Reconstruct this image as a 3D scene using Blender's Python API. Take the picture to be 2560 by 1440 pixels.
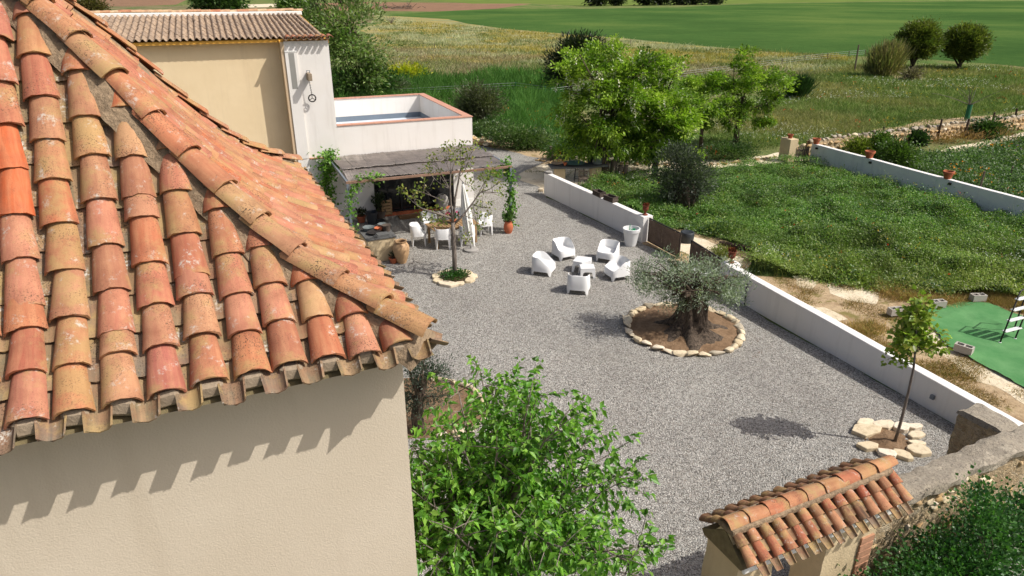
import bpy, bmesh, math, random
import numpy as np
from mathutils import Vector, Matrix, noise as mnoise

for o in list(bpy.data.objects):
    bpy.data.objects.remove(o, do_unlink=True)
scene = bpy.context.scene
COL = scene.collection
RNG = np.random.default_rng(7)
random.seed(7)
R = math.radians

# ------------------------------------------------------------------ camera
H = 8.8
FPX = 1730.0
TH = R(23.5)
cam_d = bpy.data.cameras.new('camera')
cam_d.sensor_width = 36.0
cam_d.lens = 36.0 * FPX / 2560.0
cam_d.clip_start = 0.05
cam_d.clip_end = 8000
cam = bpy.data.objects.new('camera', cam_d)
COL.objects.link(cam)
cam.location = (0, 0, H)
cam.rotation_euler = (math.pi / 2 - TH, 0, 0)
scene.camera = cam

# ------------------------------------------------------------------ sky, sun, exposure
SUN_EL, SUN_AZ = R(48.7), R(-14)
world = bpy.data.worlds.new('World')
scene.world = world
world.use_nodes = True
wn = world.node_tree
sky = wn.nodes.new('ShaderNodeTexSky')
sky.sky_type = 'NISHITA'
sky.sun_disc = False
sky.sun_elevation = SUN_EL
sky.sun_rotation = R(104)
sky.altitude = 600
sky.air_density = 0.6
sky.dust_density = 6.0
sky.ozone_density = 0.0
bg = wn.nodes['Background']
bg.inputs[1].default_value = 0.13
wn.links.new(sky.outputs[0], bg.inputs[0])
sl = bpy.data.lights.new('sun', 'SUN')
sl.energy = 4.0
sl.angle = R(0.5)
sl.color = (1.0, 0.965, 0.91)
sun = bpy.data.objects.new('sun', sl)
COL.objects.link(sun)
sd = Vector((math.cos(SUN_AZ) * math.cos(SUN_EL), math.sin(SUN_AZ) * math.cos(SUN_EL), math.sin(SUN_EL)))
sun.rotation_euler = sd.to_track_quat('Z', 'Y').to_euler()
sun.location = sd * 60
scene.view_settings.view_transform = 'Standard'
scene.view_settings.look = 'None'
scene.view_settings.exposure = 0.15
scene.view_settings.gamma = 1.0
scene.view_settings.use_curve_mapping = False

# ------------------------------------------------------------------ pixel <-> world (2560 x 1440 photo)
CT, ST = math.cos(TH), math.sin(TH)
FW, UP, RT = np.array([0, CT, -ST]), np.array([0, ST, CT]), np.array([1., 0, 0])
O3 = np.array([0, 0, H])
def ray(x, y): return FW * FPX + RT * (x - 1280) - UP * (y - 720)
def G(x, y, z=0.0):
    d = ray(x, y); return O3 + d * ((z - H) / d[2])
def VP(x, y, base):
    d = ray(x, y); return O3 + d * (base[1] / d[1])
def depth(p): return float((np.asarray(p) - O3) @ FW)
def ppm(p): return FPX / depth(p)
def pix(p):
    d = np.asarray(p) - O3; w = d @ FW
    return 1280 + FPX * (d @ RT) / w, 720 - FPX * (d @ UP) / w
A1 = R(25)      # near house, gateway, main wall
U1, V1 = np.array([math.cos(A1), math.sin(A1), 0]), np.array([-math.sin(A1), math.cos(A1), 0])
A2 = R(22.5)    # far building
U2, V2 = np.array([math.cos(A2), math.sin(A2), 0]), np.array([-math.sin(A2), math.cos(A2), 0])
ZZ = np.array([0, 0, 1.])

# ------------------------------------------------------------------ materials
def lin(c):
    return tuple(((x / 255 / 12.92) if x / 255 <= 0.04045 else ((x / 255 + 0.055) / 1.055) ** 2.4) for x in c) + (1,)
class NT:
    def __init__(s, name):
        s.m = bpy.data.materials.new(name); s.m.use_nodes = True
        s.n = s.m.node_tree.nodes; s.l = s.m.node_tree.links
        s.b = s.n['Principled BSDF']; s.out = s.n['Material Output']
        s.b.inputs['Roughness'].default_value = 0.85
        s.b.inputs['Specular IOR Level'].default_value = 0.25
    def new(s, t, **k):
        n = s.n.new(t)
        for a, b in k.items(): setattr(n, a, b)
        return n
    def link(s, a, b): s.l.new(a, b)
    def coords(s, kind='Object', rnd=False):
        tc = s.new('ShaderNodeTexCoord')
        o = tc.outputs[kind]
        if rnd:
            oi = s.new('ShaderNodeObjectInfo')
            mu = s.new('ShaderNodeVectorMath', operation='SCALE'); mu.inputs[0].default_value = (31.7, 17.3, 53.1)
            s.link(oi.outputs['Random'], mu.inputs['Scale'])
            ad = s.new('ShaderNodeVectorMath', operation='ADD')
            s.link(o, ad.inputs[0]); s.link(mu.outputs[0], ad.inputs[1]); o = ad.outputs[0]
        return o
    def scale(s, v, sc):
        m = s.new('ShaderNodeVectorMath', operation='MULTIPLY'); s.link(v, m.inputs[0]); m.inputs[1].default_value = sc
        return m.outputs[0]
    def noise(s, v, sc, detail=4, rough=0.6, dist=0.0):
        n = s.new('ShaderNodeTexNoise'); n.inputs['Scale'].default_value = sc
        n.inputs['Detail'].default_value = detail; n.inputs['Roughness'].default_value = rough
        n.inputs['Distortion'].default_value = dist
        s.link(v, n.inputs['Vector']); return n.outputs['Fac']
    def vor(s, v, sc, out='Color', feat='F1', rnd=1.0):
        n = s.new('ShaderNodeTexVoronoi', feature=feat); n.inputs['Scale'].default_value = sc
        n.inputs['Randomness'].default_value = rnd
        s.link(v, n.inputs['Vector']); return n.outputs[out]
    def ramp(s, f, stops, interp='LINEAR'):
        r = s.new('ShaderNodeValToRGB'); r.color_ramp.interpolation = interp
        e = r.color_ramp.elements
        while len(e) < len(stops): e.new(0.5)
        for i, (p, c) in enumerate(stops): e[i].position = p; e[i].color = c if len(c) == 4 else tuple(c) + (1,)
        s.link(f, r.inputs[0]); return r.outputs[0]
    def fac(s, f, lo, hi):
        m = s.new('ShaderNodeMapRange'); m.inputs[1].default_value = lo; m.inputs[2].default_value = hi
        s.link(f, m.inputs[0]); return m.outputs[0]
    def mix(s, f, a, b, mode='MIX'):
        m = s.new('ShaderNodeMix', data_type='RGBA', blend_type=mode)
        if isinstance(f, (int, float)): m.inputs[0].default_value = f
        else: s.link(f, m.inputs[0])
        for i, x in ((6, a), (7, b)):
            if isinstance(x, tuple): m.inputs[i].default_value = x
            else: s.link(x, m.inputs[i])
        return m.outputs[2]
    def math(s, op, a, b):
        m = s.new('ShaderNodeMath', operation=op)
        for i, x in ((0, a), (1, b)):
            if isinstance(x, (int, float)): m.inputs[i].default_value = x
            else: s.link(x, m.inputs[i])
        return m.outputs[0]
    def base(s, c):
        if isinstance(c, tuple): s.b.inputs['Base Color'].default_value = c
        else: s.link(c, s.b.inputs['Base Color'])
    def bump(s, h, strength=0.3, dist=0.02):
        b = s.new('ShaderNodeBump'); b.inputs['Strength'].default_value = strength; b.inputs['Distance'].default_value = dist
        s.link(h, b.inputs['Height']); s.link(b.outputs[0], s.b.inputs['Normal'])
    def rough(s, v): s.b.inputs['Roughness'].default_value = v
M = {}
def mk_plain(name, c, rough=0.7, nscale=8, amt=0.18, bump=0.15, metal=0.0, spec=0.3, bdist=0.01, coords='Object', rnd=False):
    t = NT(name); v = t.coords(coords, rnd)
    n = t.noise(v, nscale, 6, 0.65)
    n2 = t.noise(v, nscale * 0.13, 3, 0.6)
    k = t.math('ADD', t.math('MULTIPLY', n, 0.6), t.math('MULTIPLY', n2, 0.4))
    dk = tuple(x * (1 - amt) for x in c[:3]) + (1,); lt = tuple(min(1, x * (1 + amt)) for x in c[:3]) + (1,)
    t.base(t.ramp(k, [(0.33, dk), (0.67, lt)]))
    if bump: t.bump(n, bump, bdist)
    t.rough(rough); t.b.inputs['Metallic'].default_value = metal; t.b.inputs['Specular IOR Level'].default_value = spec
    M[name] = t.m; return t
def mk_tile(name, stops, lichen, white, ochre, rough=0.8):
    t = NT(name); v = t.coords('Object', True)
    oi = t.new('ShaderNodeObjectInfo')
    stops = [(p_, tuple(x_ * k_ for x_, k_ in zip(c_[:3], (.83, .82, .83))) + (1,)) for p_, c_ in stops]
    c = t.ramp(oi.outputs['Random'], stops, 'LINEAR')
    st = t.noise(t.scale(v, (26, 2.2, 26)), 1.0, 4, 0.6, 0.3)
    c = t.mix(t.fac(st, 0.35, 0.75), c, t.mix(0.4, c, lin((206, 160, 118))))
    bl = t.noise(v, 5.0, 4, 0.6)
    c = t.mix(t.fac(bl, 0.42, 0.72), c, t.mix(0.6, c, lin((132, 80, 60))))
    c = t.mix(t.math('MULTIPLY', t.fac(t.noise(v, 3.1, 5, 0.7), 0.5, 0.62), ochre), c, lin((166, 140, 92)))
    # dark lichen specks, gathered in patches
    patch = t.fac(t.noise(v, 4.3, 3, 0.6), 0.42, 0.66)
    sp = t.fac(t.noise(v, 95, 3, 0.65), 0.55, 0.61)
    rr = t.math('FRACT', t.math('MULTIPLY', oi.outputs['Random'], 91.7), 0)
    sp = t.math('MULTIPLY', t.math('MULTIPLY', sp, t.math('ADD', t.math('MULTIPLY', patch, 0.9), 0.1)), t.math('ADD', t.math('MULTIPLY', rr, 0.8), lichen))
    c = t.mix(t.math('MINIMUM', sp, 1.0), c, lin((70, 58, 46)))
    wp = t.math('MULTIPLY', t.fac(t.noise(v, 6.7, 4, 0.7), 0.57, 0.68), t.fac(t.noise(v, 42, 3, 0.7), 0.45, 0.56))
    c = t.mix(t.math('MULTIPLY', wp, white), c, lin((186, 180, 168)))
    t.base(c); t.rough(rough)
    t.bump(t.math('ADD', t.math('MULTIPLY', st, 0.5), t.math('MULTIPLY', t.noise(v, 60, 4, 0.7), 0.7)), 0.5, 0.006)
    M[name] = t.m
warm = [(0.0, lin((184, 112, 88))), (0.14, lin((196, 136, 108))), (0.28, lin((172, 98, 76))), (0.42, lin((190, 146, 100))), (0.55, lin((188, 118, 82))),
        (0.68, lin((178, 108, 92))), (0.8, lin((196, 158, 112))), (0.9, lin((168, 112, 86))), (1.0, lin((196, 108, 68)))]
mk_tile('clay_cover', warm, 0.45, 0.8, 0.6)
mk_tile('clay_channel', [(0, lin((116, 106, 76))), (0.4, lin((126, 114, 88))), (0.7, lin((118, 110, 96))), (1, lin((134, 112, 80)))], 0.7, 1.0, 0.7)
mk_tile('clay_hip', [(0, lin((194, 142, 98))), (0.3, lin((182, 116, 86))), (0.5, lin((176, 138, 92))), (0.7, lin((190, 112, 80))), (0.85, lin((186, 150, 106))), (1, lin((170, 112, 90)))], 0.6, 0.7, 0.7)
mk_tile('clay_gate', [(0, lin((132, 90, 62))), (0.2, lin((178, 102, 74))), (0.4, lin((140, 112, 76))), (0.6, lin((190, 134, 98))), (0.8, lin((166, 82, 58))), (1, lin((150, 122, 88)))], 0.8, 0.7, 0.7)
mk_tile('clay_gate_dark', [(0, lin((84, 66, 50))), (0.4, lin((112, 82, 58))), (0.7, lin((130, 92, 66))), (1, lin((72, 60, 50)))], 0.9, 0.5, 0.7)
mk_tile('clay_new', [(0, lin((206, 108, 64))), (1, lin((202, 102, 60)))], -0.55, 0.0, 0.0)
mk_tile('ridge_far', [(0, lin((200, 128, 96))), (0.4, lin((214, 178, 140))), (0.7, lin((222, 198, 160))), (1, lin((200, 140, 108)))], 0.0, 0.5, 0.3)
# concrete tiles of the far roof: sandy tone per tile, random brown blotches
t = NT('concrete_tile'); v = t.coords('Object', True); oi = t.new('ShaderNodeObjectInfo')
c = t.ramp(oi.outputs['Random'], [(0, lin((166, 144, 122))), (0.5, lin((180, 156, 130))), (1, lin((152, 132, 112)))])
c = t.mix(t.fac(t.noise(v, 9, 4, 0.7), 0.4, 0.7), c, lin((122, 106, 92)))
t.base(c); t.bump(t.noise(v, 50), 0.3, 0.004); M['concrete_tile'] = t.m
# stucco
def mk_stucco(name, c, stain, bscale=120, bstr=0.5, bd=0.004, streak=0.0, streakc=(120, 110, 100)):
    t = NT(name); v = t.coords('Object')
    big = t.noise(v, 0.9, 5, 0.6); mid = t.noise(v, 6, 4, 0.6)
    cc = t.mix(t.fac(big, 0.35, 0.7), c, tuple(a * b for a, b in zip(c[:3], stain)) + (1,))
    cc = t.mix(t.math('MULTIPLY', t.fac(mid, 0.4, 0.75), 0.25), cc, tuple(a * b for a, b in zip(c[:3], stain)) + (1,))
    if streak:
        s1 = t.noise(t.scale(v, (3.2, 3.2, 0.28)), 1.0, 5, 0.65)
        cc = t.mix(t.math('MULTIPLY', t.fac(s1, 0.52, 0.75), streak), cc, lin(streakc))
    t.base(cc); t.rough(0.92)
    t.bump(t.math('ADD', t.noise(v, bscale, 3, 0.55), t.math('MULTIPLY', t.vor(v, bscale * 0.6, 'Distance'), 0.5)), bstr, bd)
    M[name] = t.m
mk_stucco('stucco_beige', lin((202, 189, 169)), (0.93, 0.92, 0.90), 95, 0.45, 0.005, 0.16, (150, 132, 108))
mk_stucco('stucco_far', lin((228, 206, 168)), (0.92, 0.90, 0.86), 60, 0.3, 0.005, 0.2, (170, 146, 112))
mk_stucco('stucco_ochre', lin((204, 180, 148)), (0.95, 0.93, 0.9), 60, 0.3, 0.005)
mk_stucco('stucco_white', lin((226, 222, 216)), (0.96, 0.95, 0.93), 60, 0.3, 0.005, 0.22, (150, 136, 120))
mk_stucco('wall_white', lin((228, 225, 220)), (0.95, 0.95, 0.95), 50, 0.3, 0.005, 0.22, (150, 145, 138))
mk_stucco('render_cream', lin((206, 186, 150)), (0.86, 0.84, 0.8), 40, 0.6, 0.012, 0.25, (130, 110, 84))
mk_stucco('stain_grey', lin((150, 148, 142)), (0.85, 0.85, 0.84), 40, 0.3, 0.004, 0.5, (190, 186, 176))
mk_plain('mortar', lin((142, 122, 98)), 0.95, 16, 0.5, 1.0, bdist=0.04)
mk_plain('mortar_light', lin((146, 130, 110)), 0.95, 18, 0.22, 0.8, bdist=0.015)
mk_plain('mortar_moss', lin((112, 100, 72)), 0.95, 12, 0.4, 0.8, bdist=0.02)
mk_plain('brick', lin((178, 134, 106)), 0.9, 14, 0.25, 0.5, rnd=True)
mk_plain('terracotta', lin((174, 98, 66)), 0.75, 12, 0.15, 0.2, rnd=True)
mk_plain('terracotta_old', lin((150, 82, 56)), 0.8, 16, 0.35, 0.4, rnd=True)
mk_plain('terracotta_jar', lin((182, 148, 110)), 0.6, 6, 0.22, 0.3)
mk_plain('coping', lin((190, 142, 120)), 0.8, 20, 0.12, 0.2, rnd=True)
mk_plain('ochre_paint', lin((214, 160, 70)), 0.8, 14, 0.15, 0.2)
mk_plain('white_plastic', lin((222, 222, 220)), 0.35, 5, 0.02, 0.03, spec=0.45)
mk_plain('white_paint', lin((232, 230, 224)), 0.6, 9, 0.05, 0.1)
mk_plain('parasol_cloth', lin((226, 224, 216)), 0.9, 30, 0.06, 0.3)
mk_plain('grey_metal', lin((108, 116, 124)), 0.5, 20, 0.12, 0.1, spec=0.5)
mk_plain('rust', lin((136, 108, 90)), 0.85, 24, 0.35, 0.4)
mk_plain('iron', lin((44, 40, 38)), 0.7, 30, 0.3, 0.3)
mk_plain('rust_iron', lin((112, 58, 40)), 0.8, 24, 0.3, 0.4)
mk_plain('door_frame', lin((34, 34, 36)), 0.4, 20, 0.1, 0.05, spec=0.5)
mk_plain('dark_plastic', lin((44, 48, 52)), 0.5, 10, 0.1, 0.05, spec=0.4)
mk_plain('grey_concrete', lin((150, 146, 140)), 0.9, 30, 0.14, 0.5)
mk_plain('block_concrete', lin((172, 166, 156)), 0.95, 40, 0.14, 0.6)
mk_plain('slate', lin((92, 92, 90)), 0.85, 12, 0.25, 0.5)
mk_plain('grey_upstand', lin((110, 122, 134)), 0.8, 12, 0.1, 0.1)
mk_plain('terrace_floor', lin((192, 200, 208)), 0.8, 8, 0.08, 0.1)
mk_plain('teak', lin((150, 122, 88)), 0.75, 10, 0.2, 0.3, rnd=True)
mk_plain('grey_wood', lin((104, 92, 80)), 0.9, 18, 0.3, 0.5, rnd=True)
mk_plain('dark_wood', lin((64, 50, 42)), 0.9, 18, 0.3, 0.5)
mk_plain('reed', lin((182, 174, 166)), 0.95, 30, 0.3, 0.5, rnd=True)
mk_plain('reed_dark', lin((128, 110, 94)), 0.95, 30, 0.35, 0.5)
mk_plain('wicker', lin((84, 74, 66)), 0.9, 60, 0.35, 0.6)
mk_plain('doormat', lin((120, 92, 64)), 1.0, 60, 0.2, 0.6)
mk_plain('green_plastic', lin((20, 140, 90)), 0.4, 10, 0.1, 0.02, spec=0.5)
mk_plain('green_mesh', lin((46, 110, 74)), 0.8, 20, 0.2, 0.1)
mk_plain('water_dark', lin((60, 66, 66)), 0.3, 10, 0.1, 0.0)
mk_plain('bright_metal', lin((170, 172, 172)), 0.4, 30, 0.2, 0.1, metal=0.8)
mk_plain('zinc', lin((120, 128, 128)), 0.55, 12, 0.2, 0.2, metal=0.4)
mk_plain('patina', lin((88, 116, 108)), 0.7, 9, 0.35, 0.2)
# stone
def mk_stone(name, a, b, c):
    t = NT(name); v = t.coords('Object', True); oi = t.new('ShaderNodeObjectInfo')
    cc = t.ramp(oi.outputs['Random'], [(0, lin(a)), (0.5, lin(b)), (1, lin(c))])
    n = t.noise(v, 9, 6, 0.7)
    cc = t.mix(t.math('MULTIPLY', t.fac(n, 0.48, 0.7), 0.5), cc, lin((140, 116, 84)))
    t.base(cc); t.rough(0.92); t.bump(t.noise(v, 26, 6, 0.7), 0.6, 0.015); M[name] = t.m
mk_stone('stone_pale', (222, 208, 180), (204, 186, 152), (228, 216, 196))
mk_stone('stone_warm', (196, 164, 116), (176, 146, 106), (214, 190, 150))
mk_stone('stone_grey', (168, 160, 146), (150, 140, 122), (186, 176, 156))
# rubble wall body
t = NT('rubble'); v = t.coords('Object')
nv = t.noise(v, 3.0, 4, 0.6); wv = t.new('ShaderNodeVectorMath', operation='ADD'); t.link(t.scale(v, (1, 1, 1.4)), wv.inputs[0]); t.link(nv, wv.inputs[1])
d = t.vor(wv.outputs[0], 6.0, 'Color'); dist = t.vor(wv.outputs[0], 6.0, 'Distance', 'DISTANCE_TO_EDGE')
hsv = t.new('ShaderNodeSeparateColor'); t.link(d, hsv.inputs[0])
c = t.ramp(hsv.outputs[0], [(0, lin((196, 172, 134))), (0.4, lin((212, 190, 152))), (0.7, lin((184, 160, 126))), (1, lin((224, 208, 178)))])
c = t.mix(t.fac(t.noise(v, 6, 7, 0.75), 0.46, 0.7), c, lin((158, 132, 98)))
c = t.mix(t.fac(dist, 0.10, 0.02), c, lin((206, 186, 152)))
c = t.mix(t.math('MULTIPLY', t.fac(t.noise(v, 34, 4, 0.7), 0.55, 0.66), 0.6), c, lin((112, 92, 68)))
t.base(c); t.bump(t.math('ADD', t.math('MULTIPLY', t.fac(dist, 0.0, 0.12), 0.5), t.math('MULTIPLY', t.noise(v, 18, 7, 0.75), 1.0)), 1.0, 0.05); M['rubble'] = t.m
t = NT('coping_lichen'); v = t.coords('Object')
c = t.ramp(t.noise(v, 3.0, 6, 0.7), [(0.3, lin((186, 174, 152))), (0.5, lin((156, 146, 130))), (0.7, lin((204, 192, 170)))])
c = t.mix(t.fac(t.noise(v, 30, 5, 0.75), 0.53, 0.62), c, lin((112, 104, 92)))
t.base(c); t.bump(t.noise(v, 16, 7, 0.75), 1.0, 0.05); M['coping_lichen'] = t.m
# bark
def mk_bark(name, a, b, sc=10, bd=0.03):
    t = NT(name); v = t.coords('Object')
    n = t.noise(t.scale(v, (1, 1, 0.22)), sc, 6, 0.7, 0.6)
    t.base(t.ramp(n, [(0.34, lin(a)), (0.64, lin(b))])); t.rough(0.95); t.bump(n, 0.9, bd); M[name] = t.m
mk_bark('bark_olive', (38, 32, 28), (112, 98, 84), 14, 0.06)
mk_bark('bark_grey', (92, 82, 74), (142, 132, 122), 26, 0.012)
mk_bark('bark_dark', (50, 42, 36), (104, 90, 76), 14, 0.03)
# foliage, colour from the leaf's own attribute
def mk_leaf(name, trans=0.35, rough=0.5, spec=0.35):
    t = NT(name); at = t.new('ShaderNodeAttribute'); at.attribute_name = 'col'
    t.base(at.outputs['Color']); t.rough(rough); t.b.inputs['Specular IOR Level'].default_value = spec
    tr = t.new('ShaderNodeBsdfTranslucent')
    br = t.mix(1.0, at.outputs['Color'], (1.0, 1.25, 0.55, 1), 'MULTIPLY'); t.link(br, tr.inputs[0])
    mx = t.new('ShaderNodeMixShader'); mx.inputs[0].default_value = trans
    t.link(t.b.outputs[0], mx.inputs[1]); t.link(tr.outputs[0], mx.inputs[2]); t.link(mx.outputs[0], t.out.inputs[0])
    M[name] = t.m
mk_leaf('leaf', 0.38, 0.42, 0.4)
mk_leaf('leaf_dry', 0.25, 0.8, 0.1)
mk_leaf('petal', 0.3, 0.8, 0.1)
t = NT('glass_dark'); t.base((0.012, 0.014, 0.016, 1)); t.rough(0.06); t.b.inputs['Specular IOR Level'].default_value = 0.6; M['glass_dark'] = t.m

# grounds
def mk_gravel():
    t = NT('gravel'); v = t.coords('Object'); t.b.inputs['Specular IOR Level'].default_value = 0.05
    pal = [(0.0, lin((74, 72, 68))), (0.13, lin((146, 143, 136))), (0.30, lin((194, 190, 181))), (0.48, lin((118, 116, 110))), (0.60, lin((218, 214, 205))),
           (0.77, lin((170, 159, 146))), (0.85, lin((230, 227, 219))), (0.95, lin((84, 82, 78)))]
    cols = []
    for sc in (66, 36, 14):
        cv = t.vor(v, sc, 'Color'); s = t.new('ShaderNodeSeparateColor'); t.link(cv, s.inputs[0])
        cols.append(t.ramp(s.outputs[0], pal, 'CONSTANT'))
    c = t.mix(0.42, cols[0], cols[1]); c = t.mix(0.10, c, cols[2])
    big = t.noise(v, 0.35, 5, 0.65)
    c = t.mix(t.math('MULTIPLY', t.fac(big, 0.42, 0.7), 0.22), c, lin((122, 116, 110)))
    c = t.mix(t.math('MULTIPLY', t.fac(t.noise(v, 1.7, 5, 0.7), 0.55, 0.75), 0.32), c, lin((186, 176, 164)))
    c = t.mix(t.math('MULTIPLY', t.fac(t.noise(t.scale(v, (0.5, 0.16, 1)), 1.0, 4, 0.6, 0.4), 0.5, 0.72), 0.22), c, lin((96, 90, 86)))
    t.base(c); t.rough(0.95)
    h = t.math('ADD', t.vor(v, 58, 'Distance'), t.math('MULTIPLY', t.vor(v, 31, 'Distance'), 1.2))
    t.bump(h, 1.0, 0.03); M['gravel'] = t.m
mk_gravel()
def mk_earth(name, stops, sc, fine, bd=0.04, green=None, gsc=1.2, gl=(0.48, 0.6)):
    t = NT(name); v = t.coords('Object')
    c = t.ramp(t.noise(v, sc, 7, 0.68), stops)
    c = t.mix(t.math('MULTIPLY', t.fac(t.noise(v, fine, 5, 0.75), 0.52, 0.66), 0.45), c, tuple(x * 0.45 for x in stops[0][1][:3]) + (1,))
    if green is not None:
        c = t.mix(t.fac(t.noise(v, gsc, 6, 0.7), *gl), c, lin(green))
    t.base(c); t.rough(1.0); t.b.inputs['Specular IOR Level'].default_value = 0.1
    t.bump(t.noise(v, fine, 6, 0.75), 0.8, bd); M[name] = t.m
mk_earth('sand', [(0.3, lin((190, 172, 142))), (0.5, lin((216, 202, 174))), (0.7, lin((228, 216, 192)))], 1.1, 14)
mk_earth('dry_soil', [(0.3, lin((150, 126, 96))), (0.5, lin((182, 160, 128))), (0.7, lin((136, 112, 84)))], 1.3, 12, 0.04, (126, 116, 72), 1.4, (0.52, 0.62))
mk_earth('soil', [(0.3, lin((116, 92, 70))), (0.55, lin((146, 120, 94))), (0.75, lin((168, 142, 114)))], 3.0, 16, 0.10)
mk_earth('soil_dark', [(0.3, lin((64, 52, 40))), (0.7, lin((100, 82, 62)))], 3.0, 16, 0.05)
mk_earth('ploughed', [(0.3, lin((118, 92, 72))), (0.5, lin((140, 110, 86))), (0.7, lin((128, 98, 76)))], 0.06, 0.7, 0.4)
mk_earth('scrub', [(0.3, lin((92, 96, 60))), (0.5, lin((132, 118, 88))), (0.7, lin((104, 98, 68)))], 0.05, 0.6, 0.4, (84, 104, 56), 0.05, (0.5, 0.6))
mk_earth('weed_bed', [(0.3, lin((48, 62, 30))), (0.5, lin((66, 82, 42))), (0.7, lin((84, 92, 52)))], 1.5, 9, 0.15)
# meadow: green with drying patches
t = NT('meadow'); v = t.coords('Object'); t.b.inputs['Specular IOR Level'].default_value = 0.0
c = t.ramp(t.noise(v, 0.11, 8, 0.66), [(0.3, lin((74, 98, 52))), (0.45, lin((98, 118, 66))), (0.58, lin((122, 122, 80))), (0.72, lin((142, 132, 100)))])
c = t.mix(t.math('MULTIPLY', t.fac(t.noise(v, 2.6, 6, 0.75), 0.5, 0.66), 0.6), c, lin((52, 72, 36)))
t.base(c); t.rough(1.0); t.bump(t.noise(v, 1.8, 7, 0.75), 0.9, 0.3); M['meadow'] = t.m
t = NT('flower_meadow'); v = t.coords('Object'); t.b.inputs['Specular IOR Level'].default_value = 0.0
c = t.ramp(t.noise(v, 0.06, 8, 0.68), [(0.32, lin((116, 126, 80))), (0.46, lin((140, 140, 102))), (0.56, lin((156, 146, 96))), (0.7, lin((134, 126, 102)))])
c = t.mix(t.math('MULTIPLY', t.fac(t.noise(t.scale(v, (0.5, 1.6, 1)), 0.14, 6, 0.7), 0.52, 0.62), 0.6), c, lin((180, 156, 66)))
c = t.mix(t.math('MULTIPLY', t.fac(t.noise(t.scale(v, (0.4, 1.4, 1)), 0.19, 6, 0.7), 0.55, 0.66), 0.5), c, lin((196, 192, 160)))
c = t.mix(t.math('MULTIPLY', t.fac(t.noise(v, 1.5, 6, 0.78), 0.5, 0.66), 0.5), c, lin((82, 92, 52)))
t.base(c); t.rough(1.0); t.bump(t.noise(v, 1.6, 7, 0.75), 0.9, 0.3); M['flower_meadow'] = t.m
t = NT('crop'); v = t.coords('Object'); t.b.inputs['Specular IOR Level'].default_value = 0.0
c = t.ramp(t.noise(t.scale(v, (0.5, 0.5, 1)), 0.03, 7, 0.6), [(0.35, lin((58, 86, 44))), (0.5, lin((70, 98, 50))), (0.66, lin((96, 116, 60)))])
c = t.mix(t.math('MULTIPLY', t.fac(t.noise(v, 1.1, 7, 0.78), 0.5, 0.68), 0.55), c, lin((46, 72, 38)))
c = t.mix(t.math('MULTIPLY', t.fac(t.noise(v, 0.16, 6, 0.7), 0.48, 0.7), 0.4), c, lin((88, 110, 56)))
t.base(c); t.rough(1.0); t.bump(t.noise(v, 1.3, 7, 0.78), 0.8, 0.25); M['crop'] = t.m
t = NT('crop_yellow'); v = t.coords('Object'); t.b.inputs['Specular IOR Level'].default_value = 0.0
c = t.ramp(t.noise(v, 0.05, 6, 0.7), [(0.35, lin((92, 112, 56))), (0.65, lin((112, 126, 66)))]); t.base(c); M['crop_yellow'] = t.m
t = NT('carpet'); v = t.coords('Object')
c = t.ramp(t.noise(v, 1.2, 6, 0.7), [(0.3, lin((66, 120, 68))), (0.7, lin((98, 144, 92)))])
c = t.mix(t.math('MULTIPLY', t.fac(t.noise(v, 90, 3, 0.7), 0.5, 0.7), 0.4), c, lin((30, 100, 50)))
t.base(c); t.rough(1.0); t.bump(t.noise(v, 80, 4, 0.7), 0.4, 0.01); M['carpet'] = t.m

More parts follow.
